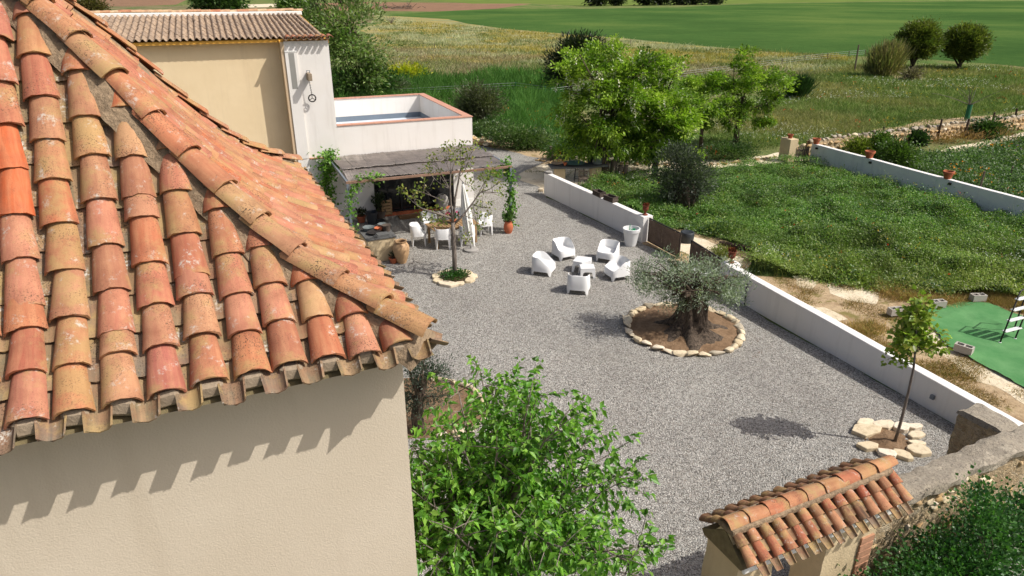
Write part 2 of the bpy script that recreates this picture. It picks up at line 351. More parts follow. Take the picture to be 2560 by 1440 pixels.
# ------------------------------------------------------------------ geometry helpers
class Geo:
    def __init__(s): s.v = []; s.f = []
    def add(s, V, F):
        n = len(s.v); s.v += [tuple(map(float, p)) for p in V]; s.f += [tuple(i + n for i in f) for f in F]; return s
    def box(s, c, d, ax=None):
        ax = np.eye(3) if ax is None else np.asarray(ax); d = np.asarray(d) / 2
        V = [np.asarray(c) + ax[0] * (i * d[0]) + ax[1] * (j * d[1]) + ax[2] * (k * d[2]) for i in (-1, 1) for j in (-1, 1) for k in (-1, 1)]
        return s.add(V, [(0, 1, 3, 2), (4, 6, 7, 5), (0, 4, 5, 1), (2, 3, 7, 6), (0, 2, 6, 4), (1, 5, 7, 3)])
    def tube(s, pts, rad, n=6, cap=True):
        pts = [np.asarray(p, float) for p in pts]; V = []; F = []
        if not hasattr(rad, '__len__'): rad = [rad] * len(pts)
        prev = None
        for i, p in enumerate(pts):
            tdir = pts[min(i + 1, len(pts) - 1)] - pts[max(i - 1, 0)]
            tdir = tdir / (np.linalg.norm(tdir) + 1e-9)
            if prev is None:
                a = np.cross(tdir, [0.31, 0.2, 0.93]);
                if np.linalg.norm(a) < 0.05: a = np.cross(tdir, [1, 0, 0])
            else: a = prev - tdir * (prev @ tdir)
            a = a / (np.linalg.norm(a) + 1e-9); prev = a; b = np.cross(tdir, a)
            for k in range(n):
                q = 2 * math.pi * k / n; V.append(p + rad[i] * (a * math.cos(q) + b * math.sin(q)))
        for i in range(len(pts) - 1):
            for k in range(n):
                F.append((i * n + k, i * n + (k + 1) % n, (i + 1) * n + (k + 1) % n, (i + 1) * n + k))
        if cap: F.append(tuple(range(n - 1, -1, -1))); F.append(tuple(range((len(pts) - 1) * n, len(pts) * n)))
        return s.add(V, F)
    def lathe(s, prof, n=24, c=(0, 0, 0), cap=True):
        V = []; F = []
        for r, z in prof:
            for k in range(n):
                q = 2 * math.pi * k / n; V.append((c[0] + r * math.cos(q), c[1] + r * math.sin(q), c[2] + z))
        for i in range(len(prof) - 1):
            for k in range(n):
                F.append((i * n + k, i * n + (k + 1) % n, (i + 1) * n + (k + 1) % n, (i + 1) * n + k))
        if cap: F.append(tuple(range(n - 1, -1, -1))); F.append(tuple(range((len(prof) - 1) * n, len(prof) * n)))
        return s.add(V, F)
    def prism(s, poly, z0, z1):
        n = len(poly); V = [(p[0], p[1], z0) for p in poly] + [(p[0], p[1], z1) for p in poly]
        F = [tuple(range(n - 1, -1, -1)), tuple(range(n, 2 * n))] + [(i, (i + 1) % n, n + (i + 1) % n, n + i) for i in range(n)]
        return s.add(V, F)
    def mesh(s, name):
        m = bpy.data.meshes.new(name); m.from_pydata(s.v, [], s.f); m.update(); return m
def fixn(me):
    b = bmesh.new(); b.from_mesh(me); bmesh.ops.recalc_face_normals(b, faces=b.faces); b.to_mesh(me); b.free()
def link(o, parent=None):
    COL.objects.link(o)
    if parent is not None: o.parent = parent
    return o
def obj(name, geo, mat, parent=None, smooth=False, bevel=0.0, world=False, sub=0, angle=None):
    me = geo if isinstance(geo, bpy.types.Mesh) else geo.mesh(name)
    fixn(me)
    if mat is not None and not me.materials: me.materials.append(M[mat] if isinstance(mat, str) else mat)
    if smooth:
        me.polygons.foreach_set('use_smooth', [True] * len(me.polygons))
        if angle: me.set_sharp_from_angle(angle=R(angle))
    o = bpy.data.objects.new(name, me); link(o, parent)
    if world and parent is not None:
        w = parent.matrix_basis.inverted(); pp = parent.parent
        if pp is not None: w = (pp.matrix_basis @ parent.matrix_basis).inverted()
        me.transform(w)
    if bevel:
        b = o.modifiers.new('bevel', 'BEVEL'); b.width = bevel; b.segments = 2; b.limit_method = 'ANGLE'; b.angle_limit = R(40)
    if sub:
        m = o.modifiers.new('subdivision', 'SUBSURF'); m.levels = sub; m.render_levels = sub
    return o
def tag(o, label=None, cat=None, group=None, kind=None):
    if label: o['label'] = label
    if cat: o['category'] = cat
    if group: o['group'] = group
    if kind: o['kind'] = kind
    return o
def thing(name, label, cat, loc=(0, 0, 0), rz=0.0, group=None):
    o = bpy.data.objects.new(name, None); COL.objects.link(o)
    o.empty_display_size = 0.2
    o.location = tuple(map(float, loc)); o.rotation_euler = (0, 0, rz)
    o.matrix_basis = Matrix.Translation(Vector(tuple(map(float, loc)))) @ Matrix.Rotation(rz, 4, 'Z')
    return tag(o, label, cat, group)
def copy_tree(o, parent=None):
    c = o.copy(); COL.objects.link(c); c.parent = parent
    for ch in list(o.children): copy_tree(ch, c)
    return c
def npmesh(name, V, F, mat, col=None, parent=None, world=True, smooth=False):
    V = np.asarray(V, np.float32); F = np.asarray(F, np.int32); k = F.shape[1]
    if world and parent is not None:
        V = V - np.array(parent.location, np.float32)
    me = bpy.data.meshes.new(name)
    me.vertices.add(len(V)); me.vertices.foreach_set('co', V.ravel())
    me.loops.add(F.size); me.loops.foreach_set('vertex_index', F.ravel())
    me.polygons.add(len(F)); me.polygons.foreach_set('loop_start', np.arange(0, F.size, k, dtype=np.int32))
    me.polygons.foreach_set('loop_total', np.full(len(F), k, np.int32))
    if smooth: me.polygons.foreach_set('use_smooth', np.ones(len(F), bool))
    me.update(); me.validate()
    if col is not None:
        a = me.attributes.new('col', 'FLOAT_COLOR', 'POINT')
        c4 = np.ones((len(V), 4), np.float32); c4[:, :3] = col; a.data.foreach_set('color', c4.ravel())
    me.materials.append(M[mat])
    o = bpy.data.objects.new(name, me); link(o, parent); return o
def unit(a): return a / (np.linalg.norm(a, axis=-1, keepdims=True) + 1e-9)
def palette(cols, n, rng, jit=0.18):
    c = np.array([lin(x)[:3] for x in cols]); k = rng.integers(0, len(c), n); f = rng.random(n)[:, None]
    k2 = rng.integers(0, len(c), n)
    out = c[k] * (1 - f * 0.5) + c[k2] * f * 0.5
    return np.clip(out * (1 + rng.normal(0, jit, n))[:, None], 0.004, 1)
def leaf_geo(C, D, size, ratio, rng, upb=0.6, fold=0.18, droop=0.0):
    n = len(C); D = unit(D)
    N = rng.normal(size=(n, 3)); N[:, 2] = np.abs(N[:, 2]) + upb; N = N - D * np.sum(N * D, 1, keepdims=True); N = unit(N)
    S = np.cross(D, N); sz = np.asarray(size).reshape(-1, 1) * np.ones((n, 1))
    mid = C + D * sz * 0.42
    tip = C + D * sz; tip[:, 2] -= droop * sz[:, 0]
    L = mid + S * sz * ratio * 0.5 + N * sz * fold * ratio; Q = mid - S * sz * ratio * 0.5 + N * sz * fold * ratio
    V = np.stack([C, L, tip, Q], 1).reshape(-1, 3)
    b = np.arange(n)[:, None] * 4
    F = np.concatenate([b + [0, 1, 2], b + [0, 2, 3]], 0)
    return V, F
def blades(P, h, w, rng, lean=0.45):
    n = len(P); a = rng.random(n) * 2 * math.pi
    S = np.stack([np.cos(a), np.sin(a), np.zeros(n)], 1) * (np.asarray(w).reshape(-1, 1) / 2)
    T = P + np.stack([rng.normal(0, lean, n), rng.normal(0, lean, n), np.ones(n)], 1) * np.asarray(h).reshape(-1, 1)
    V = np.stack([P - S, P + S, T], 1).reshape(-1, 3); F = np.arange(n * 3).reshape(-1, 3); return V, F
def rock_mesh(name, rng, sx, sy, sz, n=16, mat='stone_pale', flat=0.75):
    b = bmesh.new()
    for _ in range(n):
        p = rng.normal(size=3); p /= np.linalg.norm(p)
        p = np.sign(p) * np.abs(p) ** flat
        b.verts.new((p[0] * sx / 2 * rng.uniform(.85, 1.1), p[1] * sy / 2 * rng.uniform(.85, 1.1), p[2] * sz / 2 * rng.uniform(.9, 1.1)))
    r = bmesh.ops.convex_hull(b, input=b.verts)
    bmesh.ops.delete(b, geom=list({g for g in r['geom_interior'] + r['geom_unused'] if isinstance(g, bmesh.types.BMVert)}), context='VERTS')
    bmesh.ops.bevel(b, geom=list(b.edges), offset=min(sx, sy, sz) * 0.06, segments=1, affect='EDGES')
    bmesh.ops.recalc_face_normals(b, faces=b.faces)
    me = bpy.data.meshes.new(name); b.to_mesh(me); b.free(); me.materials.append(M[mat])
    me.polygons.foreach_set('use_smooth', [True] * len(me.polygons)); me.set_sharp_from_angle(angle=R(38)); return me
rr = np.random.default_rng(3)
ROCKS = {m: [rock_mesh('stone', rr, 1, rr.uniform(.7, 1), rr.uniform(.6, .95), 13, m) for _ in range(7)] for m in ('stone_pale', 'stone_warm', 'stone_grey')}
def rock(name, loc, dims, rz, parent, mat='stone_pale', rng=rr, tilt=0.12):
    o = bpy.data.objects.new(name, ROCKS[mat][rng.integers(0, 7)]); link(o, parent)
    pl = np.array(parent.location) if parent is not None else 0
    o.location = tuple(np.asarray(loc) - pl); o.scale = tuple(map(float, dims)); o.rotation_euler = (rng.normal(0, tilt), rng.normal(0, tilt), rz)
    return o
def wiggle(poly, step, amp, seed=0):
    out = []; n = len(poly)
    for i in range(n):
        a, b = np.asarray(poly[i][:2]), np.asarray(poly[(i + 1) % n][:2]); L = np.linalg.norm(b - a)
        st = step * max(1, np.linalg.norm((a + b) / 2) / 30); k = max(1, int(L / st)); nn = np.array([-(b - a)[1], (b - a)[0]]) / (L + 1e-9)
        for j in range(k):
            p = a + (b - a) * j / k; f = 0 if j == 0 else 1
            out.append(p + nn * f * amp * max(1, np.linalg.norm(p) / 30) * mnoise.noise((p[0] * .7 / step * .5, p[1] * .7 / step * .5, seed)) * 2)
    return out
def sheet(name, poly, z, mat, step=0.6, amp=0.12, seed=0):
    pts = wiggle(poly, step, amp, seed) if amp else [np.asarray(p[:2]) for p in poly]
    b = bmesh.new(); vs = [b.verts.new((float(p[0]), float(p[1]), z)) for p in pts]
    b.faces.new(vs); bmesh.ops.triangulate(b, faces=b.faces); bmesh.ops.recalc_face_normals(b, faces=b.faces)
    for f in b.faces:
        if f.normal.z < 0: f.normal_flip()
    me = bpy.data.meshes.new(name); b.to_mesh(me); b.free(); me.materials.append(M[mat])
    o = bpy.data.objects.new(name, me); link(o); o['kind'] = 'structure'; return o
def inpoly(P, poly):
    x, y = P[:, 0], P[:, 1]; r = np.zeros(len(P), bool); n = len(poly); j = n - 1
    for i in range(n):
        xi, yi, xj, yj = poly[i][0], poly[i][1], poly[j][0], poly[j][1]
        c = ((yi > y) != (yj > y)) & (x < (xj - xi) * (y - yi) / (yj - yi + 1e-12) + xi); r ^= c; j = i
    return r
def GP(*pts): return [G(x, y) for x, y in pts]

# ================================================================== GROUND
def ground_plane():
    b = bmesh.new(); s = 3500
    vs = [b.verts.new(p) for p in ((-s, -400, 0), (s, -400, 0), (s, 5000, 0), (-s, 5000, 0))]; b.faces.new(vs)
    me = bpy.data.meshes.new('ground'); b.to_mesh(me); b.free(); me.materials.append(M['meadow'])
    o = bpy.data.objects.new('ground', me); link(o); o['kind'] = 'structure'
ground_plane()
WA0, WA1 = G(1360, 487), G(1592, 600)
WB0, WB1 = G(1812, 735), G(2388, 1062)
DB = (WB1 - WB0) / np.linalg.norm(WB1 - WB0)
WB2 = WB1 + DB * 1.9
GRAVEL = [(-16, -6), (11.6, -6), (11.6, 9.5)] + [WB2, WB0, G(1700, 655), WA1, WA0] + GP((1345, 466), (1300, 452), (1296, 436), (1336, 418), (1372, 402), (1300, 384), (1240, 372), (1190, 362), (1150, 350)) + [(-16, 34)]
sheet('gravel_courtyard', GRAVEL, 0.012, 'gravel', 0.5, 0.10, 1)
sheet('sand_path', GP((1288, 440), (1320, 400), (1392, 392), (1480, 392), (1700, 404), (1860, 398), (1960, 378), (2004, 392), (1990, 412), (1800, 420), (1640, 440), (1500, 470), (1440, 480), (1362, 492)), 0.004, 'sand', 0.6, 0.25, 2)
sheet('dirt_path', GP((1190, 345), (1260, 352), (1340, 372), (1420, 385), (1420, 400), (1380, 410), (1300, 425), (1150, 420)), 0.008, 'dry_soil', 0.6, 0.25, 9)
GARDEN = GP((1420, 470), (1520, 450), (1640, 440), (1800, 420), (1990, 404), (2030, 402), (2330, 492), (2640, 585), (2640, 775), (2420, 748), (2300, 742), (2180, 730), (2060, 708), (1960, 696), (1900, 700), (1860, 690), (1880, 640), (1800, 600), (1720, 580), (1660, 575), (1610, 560))
sheet('garden_ground', GARDEN, 0.016, 'weed_bed', 0.6, 0.2, 3)
sheet('dirt_yard', GP((1600, 600), (1660, 570), (1720, 576), (1800, 598), (1882, 632), (1862, 688), (1960, 694), (2060, 706), (2180, 728), (2300, 740), (2420, 746), (2700, 780)) + [(24, 10), (11.2, 8)] + [WB2 + [.3, .1, 0], WB0 + [.3, .1, 0]], 0.020, 'dry_soil', 0.5, 0.15, 4)
for i, pl in enumerate([((2070, 706), (2150, 708), (2200, 735), (2190, 762), (2120, 752), (2075, 735)), ((1980, 692), (2010, 690), (2040, 715), (2000, 720)),
                        ((2270, 800), (2330, 870), (2420, 940), (2520, 985), (2600, 1030), (2600, 960), (2480, 900), (2380, 860)), ((2010, 760), (2060, 770), (2120, 800), (2080, 805)),
                        ((1650, 600), (1700, 580), (1790, 612), (1860, 648), (1850, 680), (1830, 690), (1740, 650))]):
    sheet('sand_patch', GP(*pl), 0.024, 'sand', 0.25, 0.14, 20 + i)
CROP = GP((948, 38), (1120, 48), (1260, 72), (1560, 96), (1760, 116), (1960, 132), (2120, 140), (2240, 142), (2480, 160), (3300, 235), (3600, 2), (2300, 4), (1900, 9), (1700, 18), (1480, 22), (1240, 22), (1080, 30))
sheet('crop_field', CROP, 0.012, 'crop', 3, 0.5, 5)
FLOWER = GP((930, 40), (948, 38), (1120, 48), (1260, 72), (1560, 96), (1760, 116), (1960, 132), (2120, 140), (1960, 190), (1700, 200), (1500, 205), (1300, 190), (1150, 205), (900, 190))
sheet('flower_field', FLOWER, 0.008, 'flower_meadow', 3, 0.6, 6)
sheet('ploughed_field', GP((700, 12), (900, 5), (1330, 9), (1240, 22), (1080, 29), (930, 27), (760, 26)), 0.016, 'ploughed', 6, 0.3, 7)
sheet('ploughed_field', GP((-200, -4), (480, -4), (440, 12), (330, 16), (-200, 14)), 0.016, 'ploughed', 6, 0.3, 17)
sheet('scrub_ground', GP((-300, 16), (330, 16), (700, 10), (760, 27), (940, 30), (930, 60), (700, 90), (-300, 90)), 0.012, 'scrub', 4, 0.4, 8)
sheet('far_field', GP((1180, 9), (1000, -4), (2300, -10), (2500, -2), (1900, 8), (1500, 16), (1330, 9)), 0.020, 'crop_yellow', 6, 0.3, 10)
sheet('dirt_road', GP((560, 13), (700, 9), (740, 16), (620, 19)), 0.022, 'sand', 6, 0.1, 11)
sheet('woodchip_path', GP((2350, 378), (2380, 366), (2470, 352), (2560, 330), (2640, 312), (2640, 326), (2560, 345), (2480, 366), (2400, 384)), 0.008, 'sand', 0.8, 0.2, 12)
sheet('mown_path', GP((2040, 362), (2110, 338), (2280, 308), (2420, 292), (2560, 276), (2640, 268), (2640, 282), (2420, 304), (2240, 326), (2120, 350)), 0.008, 'dry_soil', 1.0, 0.5, 13)
sheet('sand_patch', GP((2230, 186), (2260, 182), (2330, 186), (2360, 200), (2300, 203), (2240, 200)), 0.008, 'dry_soil', 1.0, 0.5, 14)

# ================================================================== CLAY TILES
def tile_mesh(name, L, rw, rn, thick, seed, flip=False, n=9, arc=165):
    """half-cone clay tile along +Y, wide end at y=0; flip = concave side up, narrow end at y=0"""
    rng = np.random.default_rng(seed); V = []; F = []
    ys = [0, L * .33, L * .66, L]; m = len(ys)
    w0, w1 = (rn, rw) if flip else (rw, rn)
    for lay in (0, 1):
        for j, y in enumerate(ys):
            f = y / L; r = w0 + (w1 - w0) * f; r *= 1 + rng.normal(0, .012)
            for i in range(n):
                q = math.pi / 2 + R(arc) * (i / (n - 1) - .5)
                rr_ = r - lay * thick
                x, z = rr_ * math.cos(q), (rr_ * math.sin(q)) * .78 - r * .12
                if flip: z = -z
                yy = y + (rng.normal(0, .005) if j in (0, m - 1) and lay == 0 else 0)
                V.append((x + rng.normal(0, .0012), yy, z + rng.normal(0, .0015)))
    def ix(l, j, i): return (l * m + j) * n + i
    for j in range(m - 1):
        for i in range(n - 1):
            F.append((ix(0, j, i), ix(0, j, i + 1), ix(0, j + 1, i + 1), ix(0, j + 1, i)))
            F.append((ix(1, j, i), ix(1, j + 1, i), ix(1, j + 1, i + 1), ix(1, j, i + 1)))
        for i in (0, n - 1): F.append((ix(0, j, i), ix(0, j + 1, i), ix(1, j + 1, i), ix(1, j, i)))
    for j in (0, m - 1):
        for i in range(n - 1): F.append((ix(0, j, i), ix(1, j, i), ix(1, j, i + 1), ix(0, j, i + 1)))
    me = Geo().add(V, F).mesh(name); fixn(me)
    me.polygons.foreach_set('use_smooth', [True] * len(me.polygons)); me.set_sharp_from_angle(angle=R(50)); return me
def withmat(me, mat): c = me.copy(); c.materials.clear(); c.materials.append(M[mat]); return c
_cov = [tile_mesh('cover_tile', .44, .116 + .003 * (k % 3), .081, .014, k) for k in range(6)]
_cha = [tile_mesh('channel_tile', .44, .104, .074, .013, 20 + k, True) for k in range(4)]
_hip = [tile_mesh('hip_tile', .47, .112, .092, .014, 40 + k) for k in range(4)]
TILE = {'cover': [withmat(m, 'clay_cover') for m in _cov], 'new': [withmat(_cov[0], 'clay_new')], 'channel': [withmat(m, 'clay_channel') for m in _cha],
        'hip': [withmat(m, 'clay_hip') for m in _hip], 'gcover': [withmat(m, 'clay_gate') for m in _cov], 'gdark': [withmat(m, 'clay_gate_dark') for m in _cov],
        'gchannel': [withmat(m, 'clay_channel') for m in _cha], 'gridge': [withmat(m, 'clay_hip') for m in _hip]}
def put_tile(name, kind, P, Y, X, parent, rng, roll=0.03, sx=1.0, sl=1.0, cut=None):
    """P world lower end, Y up-slope, X along the eave"""
    Y = Vector(Y).normalized(); X = Vector(X); X = (X - Y * X.dot(Y)).normalized(); Z = X.cross(Y)
    m = Matrix((X, Y, Z)).transposed().to_4x4()
    m = m @ Matrix.Rotation(rng.normal(0, roll), 4, 'Y') @ Matrix.Rotation(rng.normal(0, .022), 4, 'Z') @ Matrix.Diagonal((sx, sl, sx, 1))
    m.translation = Vector(tuple(np.asarray(P, float) - np.array(parent.matrix_basis.translation)))
    if parent.rotation_euler.z:
        m = Matrix.Rotation(-parent.rotation_euler.z, 4, 'Z') @ m
    me = TILE[kind][rng.integers(0, len(TILE[kind]))]
    if cut is not None:
        w = parent.matrix_basis @ m; inv = w.inverted()
        b = bmesh.new(); b.from_mesh(me)
        for co, no in cut:
            nl = (w.to_3x3().transposed() @ Vector(no)).normalized()
            bmesh.ops.bisect_plane(b, geom=list(b.verts) + list(b.edges) + list(b.faces), plane_co=inv @ Vector(co), plane_no=nl, clear_outer=True)
        if len(b.faces) < 4: b.free(); return None
        me = me.copy(); b.to_mesh(me); b.free()
    o = bpy.data.objects.new(name, me); link(o, parent); o.matrix_basis = m; return o

# ================================================================== NEAR HOUSE
ZE = 6.5
E0 = G(1075, 840, ZE)
house = thing('house', 'large cream stucco house with hipped clay tile roof filling the left foreground', 'house', (E0[0], E0[1], 0))
LR = 5.85                                   # length of the right eave
def hh(d): return float(np.interp(d, [-.5, -.2, 0, .25, .5, .75, .95, 1.2, 1.4, 1.6, 1.8, 2.05, 2.4, 4.4], [-.27, -.11, 0, .15, .29, .47, .67, .95, 1.19, 1.46, 1.73, 2.04, 2.40, 4.4]))
DS = np.linspace(-.3, 4.2, 900); HS = np.array([hh(d) for d in DS]) - .12
SL = np.concatenate([[0], np.cumsum(np.hypot(np.diff(DS), np.diff(HS)))]); SL -= np.interp(0, DS, SL)
def s2(s): d = np.interp(s, SL, DS); return d, np.interp(d, DS, HS) + ZE
def front(a, s, lift=0.0):
    d, z = s2(s); return E0 * [1, 1, 0] + U1 * a + V1 * d + ZZ * (z + lift)
def right(b, s, lift=0.0):
    d, z = s2(s); return E0 * [1, 1, 0] + V1 * b - U1 * d + ZZ * (z + lift)
HIPN = (U1 + V1) / math.sqrt(2)             # front hip plane normal (points to the right slope side when seen from the front slope)
BHN = (-U1 + V1) / math.sqrt(2)
E2 = E0 + V1 * LR
DTOP = 2.75
def house_build():
    rng = np.random.default_rng(11)
    P = E0 * [1, 1, 0]
    # walls
    g = Geo()
    c = [P + U1 * -.13 + V1 * .33, P + U1 * -9 + V1 * .33, P + U1 * -9 + V1 * (LR - .14), P + U1 * -.13 + V1 * (LR - .14)]
    g.prism([q[:2] for q in c], 0, ZE - .02)
    obj('wall', g, 'stucco_beige', house, world=True)
    # roof bed under the tiles
    g = Geo(); ds = np.linspace(-.02, DTOP, 24); V = []; F = []
    for d in ds:
        z = ZE + np.interp(d, DS, HS) - .02
        V += [P + U1 * -9 + V1 * d + ZZ * z, P + U1 * -d + V1 * d + ZZ * z, P - U1 * d + V1 * (LR - d) + ZZ * z, P - U1 * 9 + V1 * (LR - d) + ZZ * z]
    for i in range(len(ds) - 1):
        for k in range(3): F.append((i * 4 + k, i * 4 + k + 1, i * 4 + 5 + k, i * 4 + 4 + k))
    n = len(V) - 4; F.append((n, n + 1, n + 2, n + 3)); F.append((3, 2, 1, 0))
    g.add(V, F); obj('roof_bed', g, 'mortar_moss', house, world=True)
    # brick course under the eaves
    zc = ZE - .17
    g = Geo(); ax = [U1, V1, ZZ]
    g.box(P + U1 * -4.55 + V1 * .23 + ZZ * (zc + .02), (8.8, .24, .035), ax)
    obj('eave_course', g, 'terracotta', house, world=True)
    g = Geo(); g.box(P + U1 * -.15 + V1 * (LR / 2) + ZZ * zc, (.2, LR - .1, .035), ax)
    obj('eave_course', g, 'terracotta', house, world=True)
    fcut = lambda off: [(tuple(E0 - HIPN * off), tuple(HIPN))]
    def tiles(surf, X, ncol, first, sgn, cutf, lim, tag_):
        sp = .25 if tag_ == 'F' else .275
        for k in range(ncol):
            a = first + sgn * sp * k + rng.normal(0, .006)
            for kind in ('channel', 'cover'):
                aa = a if kind == 'channel' else a + sgn * sp * .5
                if kind == 'cover' and k == ncol - 1 and tag_ == 'R': continue
                s = (-.15 if kind == 'channel' else .0) + rng.normal(0, .012)
                row = 0
                while True:
                    d, _ = s2(s)
                    if d > lim(aa) - .02 or d > DTOP - .1: break
                    lift0 = .105 if kind == 'channel' else .082
                    lift1 = lift0 - .022
                    p0, p1 = surf(aa, s, lift0), surf(aa, s + .44, lift1)
                    cut = None
                    if s2(s + .46)[0] > lim(aa) - .16: cut = cutf(.02 if kind == 'channel' else .05)
                    knd = kind
                    if tag_ == 'F' and kind == 'cover' and k == 9 and row in (5, 6): knd = 'new'
                    put_tile('channel_tile' if kind == 'channel' else 'cover_tile', knd, p0, p1 - p0, X, house, rng, .05, sx=1.0 + rng.normal(0, .025), cut=cut)
                    ex = .335 + rng.normal(0, .014)
                    if kind == 'cover' and rng.random() < .08: ex = .17
                    s += ex; row += 1
    tiles(front, U1, 16, -.10, -1, fcut, lambda a: -a, 'F')
    def rcut(off): return [(tuple(E0 + HIPN * off), tuple(-HIPN)), (tuple(E2 + (U1 - V1) / math.sqrt(2) * -off * 0), tuple(BHN * 1.0))] if False else [(tuple(E0 + HIPN * off), tuple(-HIPN)), (tuple(E2 - (U1 + 0 * V1) * 0 + (U1 * .5 - V1 * .5) * off), tuple((U1 * -1 + V1) / math.sqrt(2)))]
    tiles(right, V1, 22, .10, 1, rcut, lambda b: min(b, LR - b), 'R')
    # hip tiles and their mortar
    for nm, base, dirp in (('hip', E0, -U1 + V1), ('back', E2, -U1 - V1)):
        X = np.cross(dirp, ZZ); X = X / np.linalg.norm(X)
        g = Geo(); V = []; F = []
        ds = np.linspace(.03, DTOP, 90)
        side = np.cross(dirp / math.sqrt(2), ZZ)
        for i, d in enumerate(ds):
            z = ZE + np.interp(d, DS, HS)
            c = base * [1, 1, 0] + dirp * d
            w = .17 + .05 * mnoise.noise((d * 5, 1.3, 0)) + .02 * mnoise.noise((d * 17, 1.3, 0))
            for off, zz in ((-w - .03, -.05 - .02), (-w * .75, .045 + .02 * mnoise.noise((d * 5, 4, 0))), (-.06, .125), (.06, .125), (w * .75, .045 + .02 * mnoise.noise((d * 5, 9, 0))), (w + .03, -.07)):
                V.append(c + side * off + ZZ * (z + zz))
            if i:
                for k in range(5): F.append(((i - 1) * 6 + k, (i - 1) * 6 + k + 1, i * 6 + k + 1, i * 6 + k))
        F.append((0, 1, 2, 3, 4, 5))
        g.add(V, F); obj('hip_mortar', g, 'mortar', house, world=True, smooth=True)
        d = 0.0; i = 0
        while d < DTOP:
            def hp(d_, l): return base * [1, 1, 0] + dirp * d_ + ZZ * (ZE + np.interp(d_, DS, HS) + l)
            dl = .44 / math.sqrt(2 + ((hh(d + .3) - hh(d)) / .3) ** 2)
            p0, p1 = hp(d, .172), hp(d + dl, .126)
            put_tile('hip_tile', 'hip', p0, p1 - p0, X, house, rng, .05, sx=1.05 + rng.normal(0, .03))
            d += dl * (.84 + rng.normal(0, .04)); i += 1
    # mortar plugs under the cover ends, one lump each
    def lump(w, d_):
        g = Geo(); g.box((0, 0, 0), (w, d_, .11), [U1, V1, ZZ]); me = g.mesh('eave_mortar'); fixn(me); me.materials.append(M['mortar_light'])
        b = bmesh.new(); b.from_mesh(me); bmesh.ops.bevel(b, geom=list(b.edges), offset=.022, segments=1, affect='EDGES'); b.to_mesh(me); b.free(); return me
    lf, lr = lump(.15, .12), lump(.12, .15)
    for me, pts in ((lf, [front(-.10 - .25 * k - .125, .05, .03) for k in range(15)]), (lr, [right(.10 + .275 * k + .1375, .06, .03) for k in range(20)])):
        for p in pts:
            o = bpy.data.objects.new('eave_mortar', me); link(o, house); o.location = tuple(p - np.array(house.location)); o.rotation_euler = tuple(rng.normal(0, .08, 3))
    for sgn, b in ((1, .62), (1, 1.06), (1, 1.9)):
        p = right(b, 0, -.02); g = Geo(); g.box(p + U1 * .05, (.2, .07, .03), [U1, V1, ZZ]); obj('eave_batten', g, 'grey_wood', house, world=True)
house_build()

